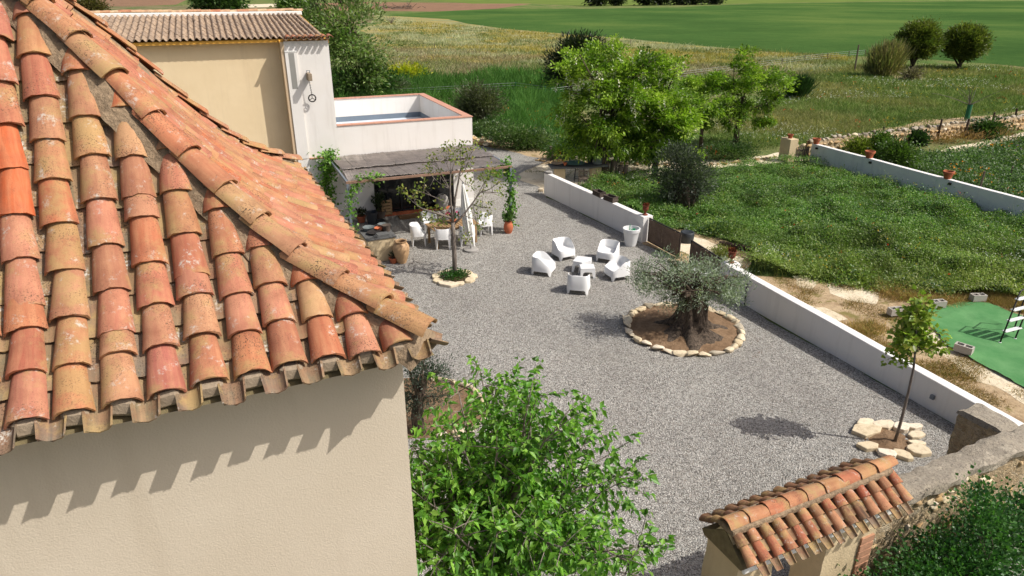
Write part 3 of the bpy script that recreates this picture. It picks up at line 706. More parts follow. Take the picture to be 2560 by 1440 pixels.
# ================================================================== FAR BUILDING
CB = G(1185, 511)
farm = thing('farm_building', 'white and beige annexe with walled roof terrace, tower bay and brown tiled roof', 'building', CB, A2)
def farm_build():
    ht = 3.80
    def B(name, x0, x1, y0, y1, z0, z1, mat, parent=farm, bevel=0):
        g = Geo(); g.box(((x0 + x1) / 2, (y0 + y1) / 2, (z0 + z1) / 2), (x1 - x0, y1 - y0, z1 - z0)); return obj(name, g, mat, parent, bevel=bevel)
    # ground floor front with door opening
    B('wall', -7.22, -4.35, 0, .3, 0, ht, 'stucco_white'); B('wall', -.90, 0, 0, .3, 0, ht, 'stucco_white'); B('wall', -4.35, -.90, 0, .3, 2.25, ht, 'stucco_white')
    B('wall', -.28, 0, .3, 7.45, 0, ht, 'stucco_white'); B('wall', -5.61, -.28, 7.2, 7.45, 0, ht, 'stucco_white')
    B('terrace_floor', -5.61, -.28, .3, 7.2, 2.4, 2.72, 'terrace_floor')
    B('upstand', -5.61, -.283, 7.17, 7.2, 2.72, 2.96, 'grey_upstand'); B('upstand', -.31, -.28, .3, 7.17, 2.72, 2.96, 'grey_upstand')
    # coping tiles
    rng = np.random.default_rng(5)
    def cop(x0, y0, x1, y1, n):
        for i in range(n):
            a = np.array([x0 + (x1 - x0) * i / n, y0 + (y1 - y0) * i / n]); b = np.array([x0 + (x1 - x0) * (i + 1) / n, y0 + (y1 - y0) * (i + 1) / n])
            c = (a + b) / 2; L = np.linalg.norm(b - a) - .008
            g = Geo(); g.box((c[0], c[1], ht + .018 + rng.uniform(0, .003)), (L, .34, .034) if abs(x1 - x0) > abs(y1 - y0) else (.34, L, .034)); obj('coping_tile', g, 'coping', farm)
    cop(-5.58, .14, -.31, .14, 18); cop(-.14, -.03, -.14, 7.47, 25); cop(-5.58, 7.33, -.31, 7.33, 18)
    # tower bay
    B('tower_wall', -7.22, -5.61, .302, 6.6, 0, 6.98, 'stucco_white'); B('tower_wall', -7.22, -5.61, .0, .302, ht - .001, 6.98, 'stucco_white')
    g = Geo(); g.prism([(-7.22, -.07), (-6.80, -.07), (-6.80, -.002), (-7.22, -.002)], 2.66, 6.62); obj('pilaster', g, 'stucco_white', farm)
    B('flue_stain', -7.10, -6.90, -.074, -.0705, 5.3, 6.58, 'stain_grey')
    B('pilaster_cap', -7.23, -6.79, -.085, -.002, 6.62, 6.66, 'white_paint')
    B('plinth_wall', -7.22, -6.22, -.09, -.002, 0, 2.62, 'stucco_white'); B('ledge', -6.78, -6.22, -.11, -.003, 2.622, 2.66, 'brick')
    B('corner_strip', -7.34, -7.222, -.03, .6, 0, 6.96, 'stucco_ochre')
    # long beige wall, set back
    B('beige_wall', -19, -7.225, .60, 6.5, 0, 6.92, 'stucco_far')
    # glazed door: frame, panes, step
    fr = Geo(); 
    for x in (-4.33, -3.2, -2.05, -.92): fr.box((x, .16, 1.12), (.07, .08, 2.24))
    fr.box((-2.62, .16, 2.2), (3.4, .075, .07)); fr.box((-2.62, .16, .05), (3.4, .075, .08))
    door = obj('glazed_door', fr, 'door_frame', farm)
    for x in (-3.76, -2.62, -1.48):
        g = Geo(); g.box((x, .17, 1.12), (1.08, .012, 2.1)); obj('pane', g, 'glass_dark', door)
    g = Geo(); g.box((-3.3, .11, 1.0), (.03, .03, .35)); obj('handle', g, 'bright_metal', door)
    for i in range(11):
        g = Geo(); g.box((-4.15 + i * .29, -.16, .045), (.28, .28, .07)); obj('step_tile', g, 'terracotta', farm)
    B('plinth', -.89, -.002, -.02, -.002, 0, .3, 'white_paint')
    # roof: slope, tiles, ridge
    ye, ze, yr, zr = -.16, 7.02, 5.6, 7.72
    sl = (zr - ze) / (yr - ye)
    g = Geo(); V = []
    V = [(-19, .30, ze + .02), (-7.36, .30, ze + .02), (-7.36, .03, ze - .03), (-5.58, .03, ze - .03), (-5.86, yr, zr - .03), (-19, yr, zr - .03), (-5.86, 9.5, zr - .6), (-19, 9.5, zr - .6)]
    V = V + [(x, y, z - .10) for x, y, z in V]
    g.add(V, [(0, 1, 4, 5), (1, 2, 3, 4), (5, 4, 6, 7), (0, 8, 9, 1), (1, 9, 10, 2), (2, 10, 11, 3), (3, 11, 12, 4), (4, 12, 14, 6), (8, 13, 12, 9), (9, 12, 11, 10)])
    obj('roof_slab', g, 'ochre_paint', farm)
    # wave tile, one column wide
    def wave(L, W, seed):
        rng = np.random.default_rng(seed); V = []; F = []; n = 9
        for lay in (0, 1):
            for j in (0, 1):
                for i in range(n):
                    f = i / (n - 1); z = .075 * max(0, math.sin(math.pi * min(1, f / .66))) ** .8 - (.012 * math.sin(math.pi * max(0, (f - .66) / .34)))
                    V.append(((f - .5) * W, j * L, z - lay * .02 + (.02 if j == 0 else 0)))
        ix = lambda l, j, i: (l * 2 + j) * n + i
        for i in range(n - 1):
            F += [(ix(0, 0, i), ix(0, 0, i + 1), ix(0, 1, i + 1), ix(0, 1, i)), (ix(1, 0, i), ix(1, 1, i), ix(1, 1, i + 1), ix(1, 0, i + 1)), (ix(0, 0, i), ix(1, 0, i), ix(1, 0, i + 1), ix(0, 0, i + 1))]
        me = Geo().add(V, F).mesh('roof_tile'); fixn(me); me.polygons.foreach_set('use_smooth', [True] * len(me.polygons)); me.set_sharp_from_angle(angle=R(50)); me.materials.append(M['concrete_tile']); return me
    rows = 7; W = .213
    y0 = .22; y1 = yr - .1
    ws = [wave((y1 - y0) / rows * 1.06, W * 1.02, k) for k in range(3)]
    ncol = 42
    for c in range(ncol):
        x = -5.66 - W * (c + .5) - (.012 * (c // 5))
        for r_ in range(rows):
            y = y0 + (y1 - y0) * r_ / rows; shift = -.30 * (y - ye) / (yr - ye) * max(0, 1 - c / 8)
            o = bpy.data.objects.new('roof_tile', ws[rng.integers(0, 3)]); link(o, farm)
            o.location = (x + shift, y, ze + sl * (y - ye) + .012 + rng.normal(0, .004)); o.rotation_euler = (math.atan(sl), rng.normal(0, .02), rng.normal(0, .01))
    # clay eave over the tower
    for i in range(8):
        x = -7.14 + i * .213
        o = bpy.data.objects.new('eave_tile', TILE['cover'][i % 6]); link(o, farm); o.location = (x + .1, ye - .02, ze + .075); o.rotation_euler = (math.atan(sl), 0, 0)
        o = bpy.data.objects.new('eave_channel', TILE['channel'][i % 4]); link(o, farm); o.location = (x, ye - .12, ze + .055); o.rotation_euler = (math.atan(sl), 0, 0)
    # ridge tiles on white mortar
    g = Geo(); g.box((-10.4, yr, zr + .05), (9.2, .3, .16)); obj('ridge_mortar', g, 'white_paint', farm, bevel=.03)
    rt = [withmat(m, 'ridge_far') for m in _hip]
    for i in range(26):
        o = bpy.data.objects.new('ridge_tile', rt[i % 4]); link(o, farm); o.location = (-5.75 - i * .37, yr, zr + .15 + rng.normal(0, .01)); o.rotation_euler = (0, -.03, R(90) + rng.normal(0, .03)); o.scale = (1.25, 1, 1.2)
    # beam that carries the pulley
    g = Geo(); g.box((-6.47, -.26, 5.74), (.15, .52, .26)); obj('hoist_beam', g, 'mortar_light', farm, bevel=.015)
farm_build()
def floc(x, y, z=0.0): return CB + U2 * x + V2 * y + ZZ * z
pul = thing('hoist_pulley', 'black iron pulley wheel hanging on a chain from the white tower', 'pulley', floc(-6.44, -.20, 4.95), A2)
g = Geo()
for i in range(17):
    q = 2 * math.pi * i / 16
ring = [(.13 * math.cos(q), 0, .13 * math.sin(q)) for q in np.linspace(0, 2 * math.pi, 25)]
g.tube(ring, .024, 6); obj('wheel', g, 'iron', pul, smooth=True)
g = Geo()
for q in (90, 210, 330): g.tube([(0, 0, 0), (.13 * math.cos(R(q)), 0, .13 * math.sin(R(q)))], .013, 5)
obj('spokes', g, 'iron', pul)
g = Geo()
for i in range(13):
    z = .16 + i * .045; ax = (.016, .004) if i % 2 else (.004, .016)
    g.tube([(ax[0] * math.cos(q) - .004 * i, ax[1] * math.cos(q), z + .03 * math.sin(q)) for q in np.linspace(0, 2 * math.pi, 9)], .007, 4)
obj('chain', g, 'iron', pul)
g = Geo()
g.tube([(-.05, -.01, .72), (-.09, .0, .9), (-.1, 0, 1.0), (.02, 0, 1.0), (.0, 0, .88), (-.05, -.01, .72)], .016, 5); obj('chain_loop', g, 'grey_metal', pul)

# ================================================================== PERGOLA
perg = thing('pergola', 'grey steel pergola roofed with dark reed mats against the white annexe', 'pergola', floc(0, 0), A2)
ZP = 2.5; PX0, PX1, PY = -6.02, .14, -3.9
def perg_build():
    rng = np.random.default_rng(8)
    for x in (PX0, PX1):
        g = Geo(); g.box((x, PY, ZP / 2), (.09, .09, ZP)); obj('post', g, 'grey_metal', perg, bevel=.006)
        g = Geo(); g.box((x, PY / 2 - .02, ZP + .045), (.07, abs(PY) - .06, .09)); obj('side_beam', g, 'grey_metal', perg, bevel=.006)
    g = Geo(); g.box(((PX0 + PX1) / 2, PY, ZP + .045), (PX1 - PX0 + .09, .08, .085)); obj('front_beam', g, 'rust', perg, bevel=.006)
    g = Geo(); g.box(((PX0 + PX1) / 2, -.05, ZP + .045), (PX1 - PX0 - .1, .06, .08)); obj('wall_beam', g, 'grey_metal', perg)
    for x in np.linspace(PX0 + 1.0, PX1 - 1.0, 5):
        g = Geo(); g.box((x, PY / 2, ZP + .035), (.04, abs(PY) - .2, .05)); obj('rafter', g, 'grey_metal', perg)
    for (y0, y1, zz, ph) in ((-3.78, -2.05, .10, 0), (-2.4, -.08, .135, 5)):
        g = Geo(); n = 250
        for i in range(n):
            x = PX0 + .08 + (PX1 - PX0 - .16) * i / n; V = []; F = []
            jit = rng.normal(0, .035); zj = rng.uniform(-.012, .014); m = 6; r = .015
            for j in range(m):
                f = j / (m - 1); y = y0 + jit + (y1 + rng.normal(0, .02) - y0) * f
                z = ZP + zz + zj + .035 * mnoise.noise((x * 1.1 + ph, y * 1.2, ph)) + .03 * (1 - f) * mnoise.noise((x * 2.3, ph, 7)) + (.05 if zz > .11 else 0) * (1 - f) ** 3
                xx = x + .03 * math.sin(y * 2 + x) + rng.normal(0, .002)
                V += [(xx - r, y, z), (xx, y, z + r * 1.3), (xx + r, y, z), (xx, y, z - r * .5)]
            for j in range(m - 1):
                for k in range(4): F.append((j * 4 + k, j * 4 + (k + 1) % 4, j * 4 + 4 + (k + 1) % 4, j * 4 + 4 + k))
            F.append((0, 1, 2, 3)); g.add(V, F)
        o = obj('reed_mat', g, 'reed', perg); o['kind'] = 'stuff'
perg_build()

# ================================================================== GARDEN WALLS
def run_wall(name, label, p0, p1, h0, h1, th, mat, side=1, cat='wall', cap=None):
    p0, p1 = np.array(p0, float), np.array(p1, float); d = unit(p1 - p0); L = np.linalg.norm(p1 - p0); nrm = np.array([-d[1], d[0], 0]) * side
    root = thing(name, label, cat, (p0[0], p0[1], 0)); g = Geo(); n = max(2, int(L / .5)); V = []; F = []
    for i in range(n + 1):
        f = i / n; q = p0 + d * L * f; h = h0 + (h1 - h0) * f; w = .006 * mnoise.noise((f * L * .6, 2, 3))
        for o_, z in ((0, -.05), (0, h * .5), (0, h - .012), (.012, h), (th - .012, h), (th, h - .012), (th, -.05)):
            V.append(q + nrm * (o_ + (w if o_ == 0 else 0)) + ZZ * (z + .01 * mnoise.noise((f * L * .4, 5, 1)) * (z > .1)))
    for i in range(n):
        for k in range(6): F.append((i * 7 + k, i * 7 + k + 1, i * 7 + 8 + k, i * 7 + 7 + k))
    F.append(tuple(range(7))); F.append(tuple(range(n * 7, n * 7 + 7)))
    g.add(V, F); obj('wall_body', g, mat, root, world=True); return root, d, nrm
wallA, dA, nA = run_wall('garden_wall', 'low white rendered wall running from the reed gate towards the acacia trees', WA0, WA1, 1.03, .98, .26, 'wall_white', 1)
g = Geo(); g.box(WA1 + dA * .16 + nA * .17 + ZZ * .5, (.40, .44, 1.02), [dA, nA, ZZ]); obj('pier', g, 'wall_white', wallA, world=True, bevel=.01)
wallB, dB, nB = run_wall('garden_wall', 'low white rendered wall running from the gate pier to the stone wall', WB0, WB2, .95, .66, .26, 'wall_white', 1)
g = Geo(); g.box(WB0 - dB * .10 + nB * .17 + ZZ * .49, (.40, .46, 1.0), [dB, nB, ZZ]); obj('pier', g, 'wall_white', wallB, world=True, bevel=.01)
q = VP(2343, 1008, G(2330, 1028)); 
p = WB1 - dB * .62 - nB * .035 + ZZ * .36
g = Geo(); g.box(p, (.09, .07, .10), [dB, nB, ZZ]); obj('wall_lamp', g, 'grey_metal', wallB, world=True, bevel=.008)
W20, W21 = G(2022, 404), G(2720, 608)
wall2, d2, n2 = run_wall('garden_wall', 'long white wall with terracotta pots on top beyond the weedy garden', W20, W21, 1.0, .95, .25, 'wall_white', 1)
for f in (.03, .28, .585):
    p = W20 + (W21 - W20) * f - n2 * .04 + ZZ * .82
    g = Geo(); g.box(p, (.12, .1, .1), [d2, n2, ZZ]); obj('wall_lamp', g, 'iron', wall2, world=True, bevel=.01)
# reed gate leaves
def gate_leaf(label, a, b, h):
    a, b = np.array(a), np.array(b); d = unit(b - a); n = np.array([-d[1], d[0], 0]); L = np.linalg.norm(b - a); rng = np.random.default_rng(int(L * 1000))
    root = thing('reed_gate', label, 'gate', a)
    g = Geo(); m = int(L / .022)
    for i in range(m):
        x = (i + .5) / m * L; hj = h - .03 + rng.normal(0, .015); w = rng.uniform(.013, .017)
        c0 = a + d * x + n * rng.normal(0, .004); g.tube([c0 + ZZ * .05, c0 + ZZ * hj], w, 4, False)
    o = obj('reed_panel', g, 'reed_dark', root, world=True); o['kind'] = 'stuff'
    g = Geo()
    for z in (.08, h - .0): g.box(a + d * L / 2 + ZZ * z, (L, .04, .035), [d, n, ZZ])
    for x in (.02, L - .02): g.box(a + d * x + ZZ * (h / 2 + .03), (.035, .045, h - .06), [d, n, ZZ])
    obj('frame', g, 'iron', root, world=True)
gate_leaf('closed dark reed gate leaf beside the pier with the white tub', WA1 + dA * .4 + nA * .2, G(1697, 648), .95)
gate_leaf('reed gate leaf half hidden behind the big olive tree', G(1722, 664), WB0 - dB * .34 + nB * .2, .92)
# cream pier, picket gate of the far wall
pr = thing('gate_pier', 'cream square pier beside the small picket gate', 'pier', G(1966, 402))
g = Geo(); g.box(G(1966, 402) + ZZ * .62, (.75, .55, 1.25), [d2, n2, ZZ]); obj('pier_body', g, 'render_cream', pr, world=True, bevel=.02)
pk = thing('picket_gate', 'small grey picket gate between cream pier and white wall', 'gate', G(1992, 404))
a, b = G(1990, 405), G(2016, 404)
for i in range(7):
    q = a + (b - a) * i / 6; g = Geo(); g.box(q + ZZ * (.42 + .04 * math.sin(i)), (.06, .025, .85), [unit(b - a), np.cross(ZZ, unit(b - a)), ZZ]); obj('picket', g, 'grey_wood', pk, world=True)
g = Geo()
for z in (.25, .65): g.box((a + b) / 2 + ZZ * z + np.array([0, .03, 0]), (np.linalg.norm(b - a) + .1, .03, .06), [unit(b - a), np.cross(ZZ, unit(b - a)), ZZ])
obj('rail', g, 'grey_wood', pk, world=True)

# dry-stone wall at the back right
def drystone():
    pts = [G(2016, 390), G(2180, 372), G(2340, 350), G(2460, 334), G(2640, 312)]
    root = thing('dry_stone_wall', 'tumbled dry stone wall of pale rubble along the back of the gardens', 'wall', pts[0])
    rng = np.random.default_rng(4); L = [np.linalg.norm(pts[i + 1] - pts[i]) for i in range(4)]; T = sum(L)
    def at_(s):
        for i in range(4):
            if s <= L[i] or i == 3: return pts[i] + (pts[i + 1] - pts[i]) * s / L[i]
            s -= L[i]
    g = Geo(); n = 40; V = []; F = []
    for i in range(n + 1):
        q = at_(T * i / n); d = unit(at_(min(T, T * i / n + .1)) - at_(max(0, T * i / n - .1))); m_ = np.array([-d[1], d[0], 0])
        for o_, z in ((-.16, -.05), (-.1, .86), (.14, .86), (.3, -.05)): V.append(q + m_ * o_ + ZZ * z)
        if i:
            for k in range(3): F.append(((i - 1) * 4 + k, (i - 1) * 4 + k + 1, i * 4 + k + 1, i * 4 + k))
    g.add(V, F); obj('core', g, 'rubble', root, world=True)
    per = 58
    for r_ in range(4):
        for i in range(per):
            s = (i + .5 * (r_ % 2) + rng.uniform(-.25, .25)) / per * T; s = min(max(s, 0), T - .01); q = at_(s); d = unit(at_(min(T, s + .1)) - at_(max(0, s - .1))); m_ = np.array([-d[1], d[0], 0])
            w = T / per * rng.uniform(.8, 1.25)
            rock('stone', q - m_ * (.15 - .03 * r_ + (rng.uniform(-.1, .1) if r_ == 3 else 0) - (.12 if r_ == 3 else 0)) + ZZ * (.12 + .26 * r_ + rng.normal(0, .03)), (w, .36, .31 * rng.uniform(.7, 1.2)), math.atan2(d[1], d[0]) + rng.normal(0, .2), root, ('stone_warm', 'stone_warm', 'stone_warm', 'stone_grey', 'stone_grey')[r_] if rng.random() < .9 else 'stone_pale', rng, .2)
drystone()

# ================================================================== GATEWAY AND MAIN STONE WALL
GQ = np.array([2.68, 6.81, 0])
gate = thing('tiled_gateway', 'arched masonry gateway with a little two-sided clay tile roof in the stone wall', 'gateway', GQ, A1)
def gl(x, y, z=0.0): return GQ + U1 * x + V1 * y + ZZ * z
def rough_box(x0, x1, y0, y1, z0, z1, step, amp, seed, topround=.04):
    """box with a broken, uneven surface, in the gateway frame"""
    b = bmesh.new(); nx, ny, nz = max(1, int((x1 - x0) / step)), max(1, int((y1 - y0) / step)), max(1, int((z1 - z0) / step))
    g = Geo(); idx = {}
    def vid(i, j, k):
        if (i, j, k) not in idx:
            p = np.array([x0 + (x1 - x0) * i / nx, y0 + (y1 - y0) * j / ny, z0 + (z1 - z0) * k / nz])
            n_ = np.array([mnoise.noise((p[0] * 4, p[1] * 4, p[2] * 4 + seed)), mnoise.noise((p[0] * 4 + 9, p[1] * 4, p[2] * 4 + seed)), mnoise.noise((p[0] * 4, p[1] * 4 + 7, p[2] * 4 + seed))])
            n2_ = np.array([mnoise.noise((p[0] * 1.3, p[1] * 1.3 + seed, p[2])), mnoise.noise((p[0] * 1.3, p[1] + 9, seed)), mnoise.noise((p[0] * 1.1, seed, 3))])
            if k == nz:
                e = min(j, ny - j) == 0
                if e: p = p - np.array([0, 0, topround])
            idx[(i, j, k)] = len(g.v); g.v.append(tuple(p + n_ * amp + n2_ * amp * 1.4))
        return idx[(i, j, k)]
    for i in range(nx):
        for j in range(ny):
            g.f.append((vid(i, j, nz), vid(i + 1, j, nz), vid(i + 1, j + 1, nz), vid(i, j + 1, nz)))
        for k in range(nz):
            g.f.append((vid(i, 0, k), vid(i + 1, 0, k), vid(i + 1, 0, k + 1), vid(i, 0, k + 1))); g.f.append((vid(i, ny, k), vid(i, ny, k + 1), vid(i + 1, ny, k + 1), vid(i + 1, ny, k)))
    for j in range(ny):
        for k in range(nz):
            g.f.append((vid(0, j, k), vid(0, j, k + 1), vid(0, j + 1, k + 1), vid(0, j + 1, k))); g.f.append((vid(nx, j, k), vid(nx, j + 1, k), vid(nx, j + 1, k + 1), vid(nx, j, k + 1)))
    return g
def gateway():
    rng = np.random.default_rng(9)
    zr, ze, hw = 2.50, 2.22, .40; W = 3.02
    # piers and arch
    obj('pier', rough_box(.05, .62, -.30, .32, 0, 2.16, .14, .014, 1, 0), 'render_cream', gate, smooth=True, angle=40)
    obj('pier', rough_box(1.72, 2.72, -.24, .26, 0, 1.72, .14, .012, 2, 0), 'render_cream', gate, smooth=True, angle=40)
    pts = [(.60, 1.70), (.62, 1.70)] + [(1.17 + .55 * math.cos(q), 1.70 + .30 * math.sin(q)) for q in np.linspace(math.pi, 0, 11)][1:] + [(2.72, 1.70), (2.72, 2.14), (.60, 2.14)]
    n = len(pts); g = Geo(); g.add([(x, -.235, z) for x, z in pts] + [(x, .255, z) for x, z in pts], [tuple(range(n)), tuple(range(2 * n - 1, n - 1, -1))] + [(i, (i + 1) % n, n + (i + 1) % n, n + i) for i in range(n)])
    obj('arch', g, 'render_cream', gate)
    # white gable and cornice under the tiles
    for x in (.035, 2.72):
        g = Geo(); q = [(-.335, ze - .12), (.345, ze - .12), (.06, zr + .02), (-.06, zr + .02)]
        g.add([(x + .0, y, z) for y, z in q] + [(x + .16, y, z) for y, z in q], [(0, 1, 2, 3), (7, 6, 5, 4), (0, 4, 5, 1), (1, 5, 6, 2), (2, 6, 7, 3), (3, 7, 4, 0)]); obj('gable', g, 'render_cream', gate)
    g = Geo(); g.box((1.45, -.29, 2.07), (2.7, .10, .13)); g.box((1.45, .31, 2.07), (2.7, .10, .13)); obj('cornice', g, 'white_paint', gate, bevel=.02)
    for x in (2.44,):
        for k in range(9):
            g = Geo(); g.box((x + .1, -.252, .55 + k * .125), (.26, .03, .10)); obj('brick', g, 'brick', gate)
    for k in range(7):
        g = Geo(); g.box((.625, -.15, .8 + k * .125), (.03, .2, .10)); obj('brick', g, 'brick', gate)
    # roof bed
    g = Geo(); q = [(-hw, ze - .03), (0, zr - .01), (hw, ze - .03), (hw - .05, ze - .09), (-hw + .05, ze - .09)]
    g.add([(.02, y, z) for y, z in q] + [(W - .1, y, z) for y, z in q], [(0, 1, 2, 3, 4), (9, 8, 7, 6, 5)] + [(i, (i + 1) % 5, 5 + (i + 1) % 5, 5 + i) for i in range(5)]); obj('roof_bed', g, 'mortar_moss', gate)
    sl = math.hypot(hw, zr - ze)
    for side in (-1, 1):
        for k in range(14):
            x = .10 + k * .215
            dn = np.array([0, side * hw, ze - zr]); dn = dn / np.linalg.norm(dn)
            nn = np.array([0, side * (zr - ze), hw]); nn /= np.linalg.norm(nn)
            def PT(s, l): q_ = np.array([x if l else x, 0, zr]) + dn * (sl - s) + nn * l; return q_
            for kind in ('channel', 'cover'):
                xx = x + (.1075 if kind == 'channel' else 0)
                if kind == 'channel' and k == 13: continue
                s = -.17 if kind == 'channel' else -.02
                for r_ in range(2):
                    lift = .075 if kind == 'channel' else .062
                    p0 = np.array([xx, 0, zr]) + dn * (sl - s) + nn * (lift + .022); p1 = np.array([xx, 0, zr]) + dn * (sl - s - .44) + nn * (lift - .022)
                    w0, w1 = gl(*p0), gl(*p1)
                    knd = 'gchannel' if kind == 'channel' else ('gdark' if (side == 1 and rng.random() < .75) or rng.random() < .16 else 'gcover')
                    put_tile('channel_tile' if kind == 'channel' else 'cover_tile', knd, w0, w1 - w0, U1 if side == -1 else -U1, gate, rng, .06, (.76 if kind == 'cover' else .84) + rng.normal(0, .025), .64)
                    s += .245
    g = Geo(); g.box((1.46, 0, zr + .03), (2.9, .3, .10)); obj('ridge_mortar', g, 'mortar', gate, bevel=.03)
    for i in range(9):
        x = .0 + i * .33; w0 = gl(x + .40, 0, zr + .075); w1 = gl(x, 0, zr + .085)
        put_tile('ridge_tile', 'gridge', w1, w0 - w1, -V1, gate, rng, .06, 1.12, .92)
    # brick stack at the right end of the roof
    for k in range(3):
        for j in range(2):
            g = Geo(); g.box((2.98 + .02 * (k % 2), -.05 + .27 * j, 2.06 + .075 * k), (.26, .25, .065)); obj('brick', g, 'brick' if k < 2 else 'terracotta_old', gate)
    g = Geo(); g.box((2.86, -.02, 1.95), (.36, .5, .18)); obj('end_block', g, 'white_paint', gate, bevel=.03)
gateway()
mw = thing('stone_wall', 'weathered rubble stone wall with grey lichened top beside the tiled gateway', 'wall', GQ, A1)
def mainwall():
    rng = np.random.default_rng(12)
    obj('wall_body', rough_box(2.722, 9.5, -.12, .25, 0, 1.86, .10, .035, 5, .05), 'rubble', mw, smooth=True, angle=60)
    obj('wall_top', rough_box(2.80, 9.5, -.18, .31, 1.76, 1.92, .08, .05, 6, .03), 'coping_lichen', mw, smooth=True, angle=60)
    for i in range(110):
        x, z = rng.uniform(2.8, 8.4), rng.uniform(.4, 1.74)
        o = rock('stone', gl(x, -.13, z), (rng.uniform(.12, .3), .12, rng.uniform(.09, .18)), rng.normal(0, .1), None, 'stone_warm' if rng.random() < .7 else 'stone_pale', rng, .1)
        o.parent = mw; o.location = (x, -.12, z)
mainwall()
bt = thing('stone_buttress', 'short rough stone stub of wall where the white wall ends', 'wall', GQ, A1)
e = np.array([7.97, 10.43, 0]) - GQ; ex_, ey_ = e @ U1, e @ V1
obj('wall_body', rough_box(ex_ + .0, ex_ + .5, .29, ey_ + .02, 0, 1.86, .13, .03, 8, .05), 'rubble', bt, smooth=True, angle=60)
obj('wall_top', rough_box(ex_ - .02, ex_ + .52, .30, ey_ + .04, 1.82, 1.93, .11, .03, 9, .04), 'coping_lichen', bt, smooth=True, angle=60)
lw = thing('stone_wall', 'low mossy stub of stone wall left of the tiled gateway', 'wall', GQ, A1)
obj('wall_body', rough_box(-1.6, .055, -.2, .22, 0, 1.25, .13, .03, 14, .06), 'rubble', lw, smooth=True, angle=60)
obj('wall_top', rough_box(-1.6, .04, -.23, .25, 1.2, 1.32, .11, .03, 15, .05), 'coping_lichen', lw, smooth=True, angle=60)

# ================================================================== FURNITURE
def tub_chair(name, a, b, seat, back, front, arch, flare, c0, c1, legw, thick=.03, ex=3.2, lean=.05, N=64):
    """moulded shell: superellipse plan, front at -Y, four corner legs cut out of the skirt"""
    th = np.linspace(0, 2 * math.pi, N, endpoint=False); cs, sn = np.cos(th), np.sin(th)
    px = a * np.sign(cs) * np.abs(cs) ** (2 / ex); py = b * np.sign(sn) * np.abs(sn) ** (2 / ex)
    c = (py / b + 1) / 2; f = np.clip((c - c0) / (c1 - c0), 0, 1); f = f * f * (3 - 2 * f)
    zt = front + (back - front) * f
    D = np.min([np.abs((th - R(q) + math.pi) % (2 * math.pi) - math.pi) for q in (45, 135, 225, 315)], 0)
    w = np.clip(1.35 - D / legw, 0, 1); w = w * w * (3 - 2 * w); zb = arch * (1 - w)
    V = []; F = []
    def ring(s, z, ly=0.0):
        z = np.broadcast_to(z, (N,)); ins = (1 - s)
        for i in range(N):
            V.append((px[i] * s, py[i] * s + ly * max(0, (z[i] - seat)) * max(0, sn[i]), z[i]))
        return len(V) // N - 1
    ti = 1 - thick / min(a, b); k = np.minimum
    rings = [ring(1 + flare, zb), ring(1 + flare * .55, np.maximum(zb, arch) + (zt - arch) * .25), ring(1.0, zt - .02, lean), ring(1 - .012 / a, zt - .004, lean), ring((1 + ti) / 2, zt, lean), ring(ti + .012 / a, zt - .004, lean),
             ring(ti, zt - .02, lean), ring(ti * .95, k(zt - .022, seat + .06), lean), ring(ti * .88, k(zt - .026, seat + .015)), ring(ti * .7, np.full(N, seat)), ring(.02, np.full(N, seat - .015))]
    for q, r_ in zip(rings[:-1], rings[1:]):
        for i in range(N): F.append((q * N + i, q * N + (i + 1) % N, r_ * N + (i + 1) % N, r_ * N + i))
    F.append(tuple(rings[-1] * N + i for i in range(N)))
    inn = [ring(1 + flare - thick / a, zb), ring(1 + flare * .4 - thick / a, np.full(N, seat - .06)), ring(.05, np.full(N, seat - .06))]
    F2 = [(rings[0], inn[0]), (inn[0], inn[1]), (inn[1], inn[2])]
    for q, r_ in F2:
        for i in range(N): F.append((q * N + i, r_ * N + i, r_ * N + (i + 1) % N, q * N + (i + 1) % N))
    F.append(tuple(inn[2] * N + i for i in range(N)))
    me = Geo().add(V, F).mesh(name); fixn(me); me.materials.append(M['white_plastic'])
    me.polygons.foreach_set('use_smooth', [True] * len(me.polygons)); me.set_sharp_from_angle(angle=R(55)); return me
arm_me = tub_chair('armchair', .34, .35, .33, .63, .36, .15, .07, .06, .70, .28, ex=4.0)
din_me = tub_chair('garden_chair', .285, .28, .44, .80, .46, .40, .06, .06, .55, .24, ex=3.4, lean=.08)
def place_mesh(name, me, loc, rz, label, cat, group, sc=1.0):
    o = bpy.data.objects.new(name, me); link(o); o.location = tuple(map(float, (loc[0], loc[1], loc[2] if len(loc) > 2 else 0))); o.rotation_euler = (0, 0, rz); o.scale = (sc,) * 3
    return tag(o, label, cat, group)
ARM = [((1359, 682), 70, 'white plastic tub armchair left of the small tables, seen from its side', ),
       ((1408, 644), 28, 'white plastic tub armchair at the back left, its seat facing the camera'),
       ((1519, 650), -28, 'white plastic tub armchair at the back right, its seat facing the camera'),
       ((1541, 694), -68, 'white plastic tub armchair right of the small tables, nearest the olive tree'),
       ((1446, 727), 168, 'white plastic tub armchair nearest the camera, its back turned')]
for (p, rz, lab) in ARM:
    q = G(*p); place_mesh('armchair', arm_me, (q[0], q[1], .014), R(rz), lab, 'armchair', 'white armchairs on the gravel')
DIN = [((1047, 612), 100, 'white garden chair at the near left end of the wooden table'),
       ((1108, 620), 186, 'white garden chair with its back to the camera, left of the parasol'),
       ((1168, 612), 188, 'white garden chair with its back to the camera, beside the closed parasol'),
       ((1211, 586), -70, 'white garden chair at the right end of the wooden table'),
       ((1074, 582), 22, 'white garden chair on the far side of the table, facing the camera'),
       ((1142, 574), 18, 'white garden chair behind the flower pot on the far side of the table')]
for (p, rz, lab) in DIN:
    q = G(*p); place_mesh('garden_chair', din_me, (q[0], q[1], .014), R(rz), lab, 'chair', 'white chairs round the wooden table')
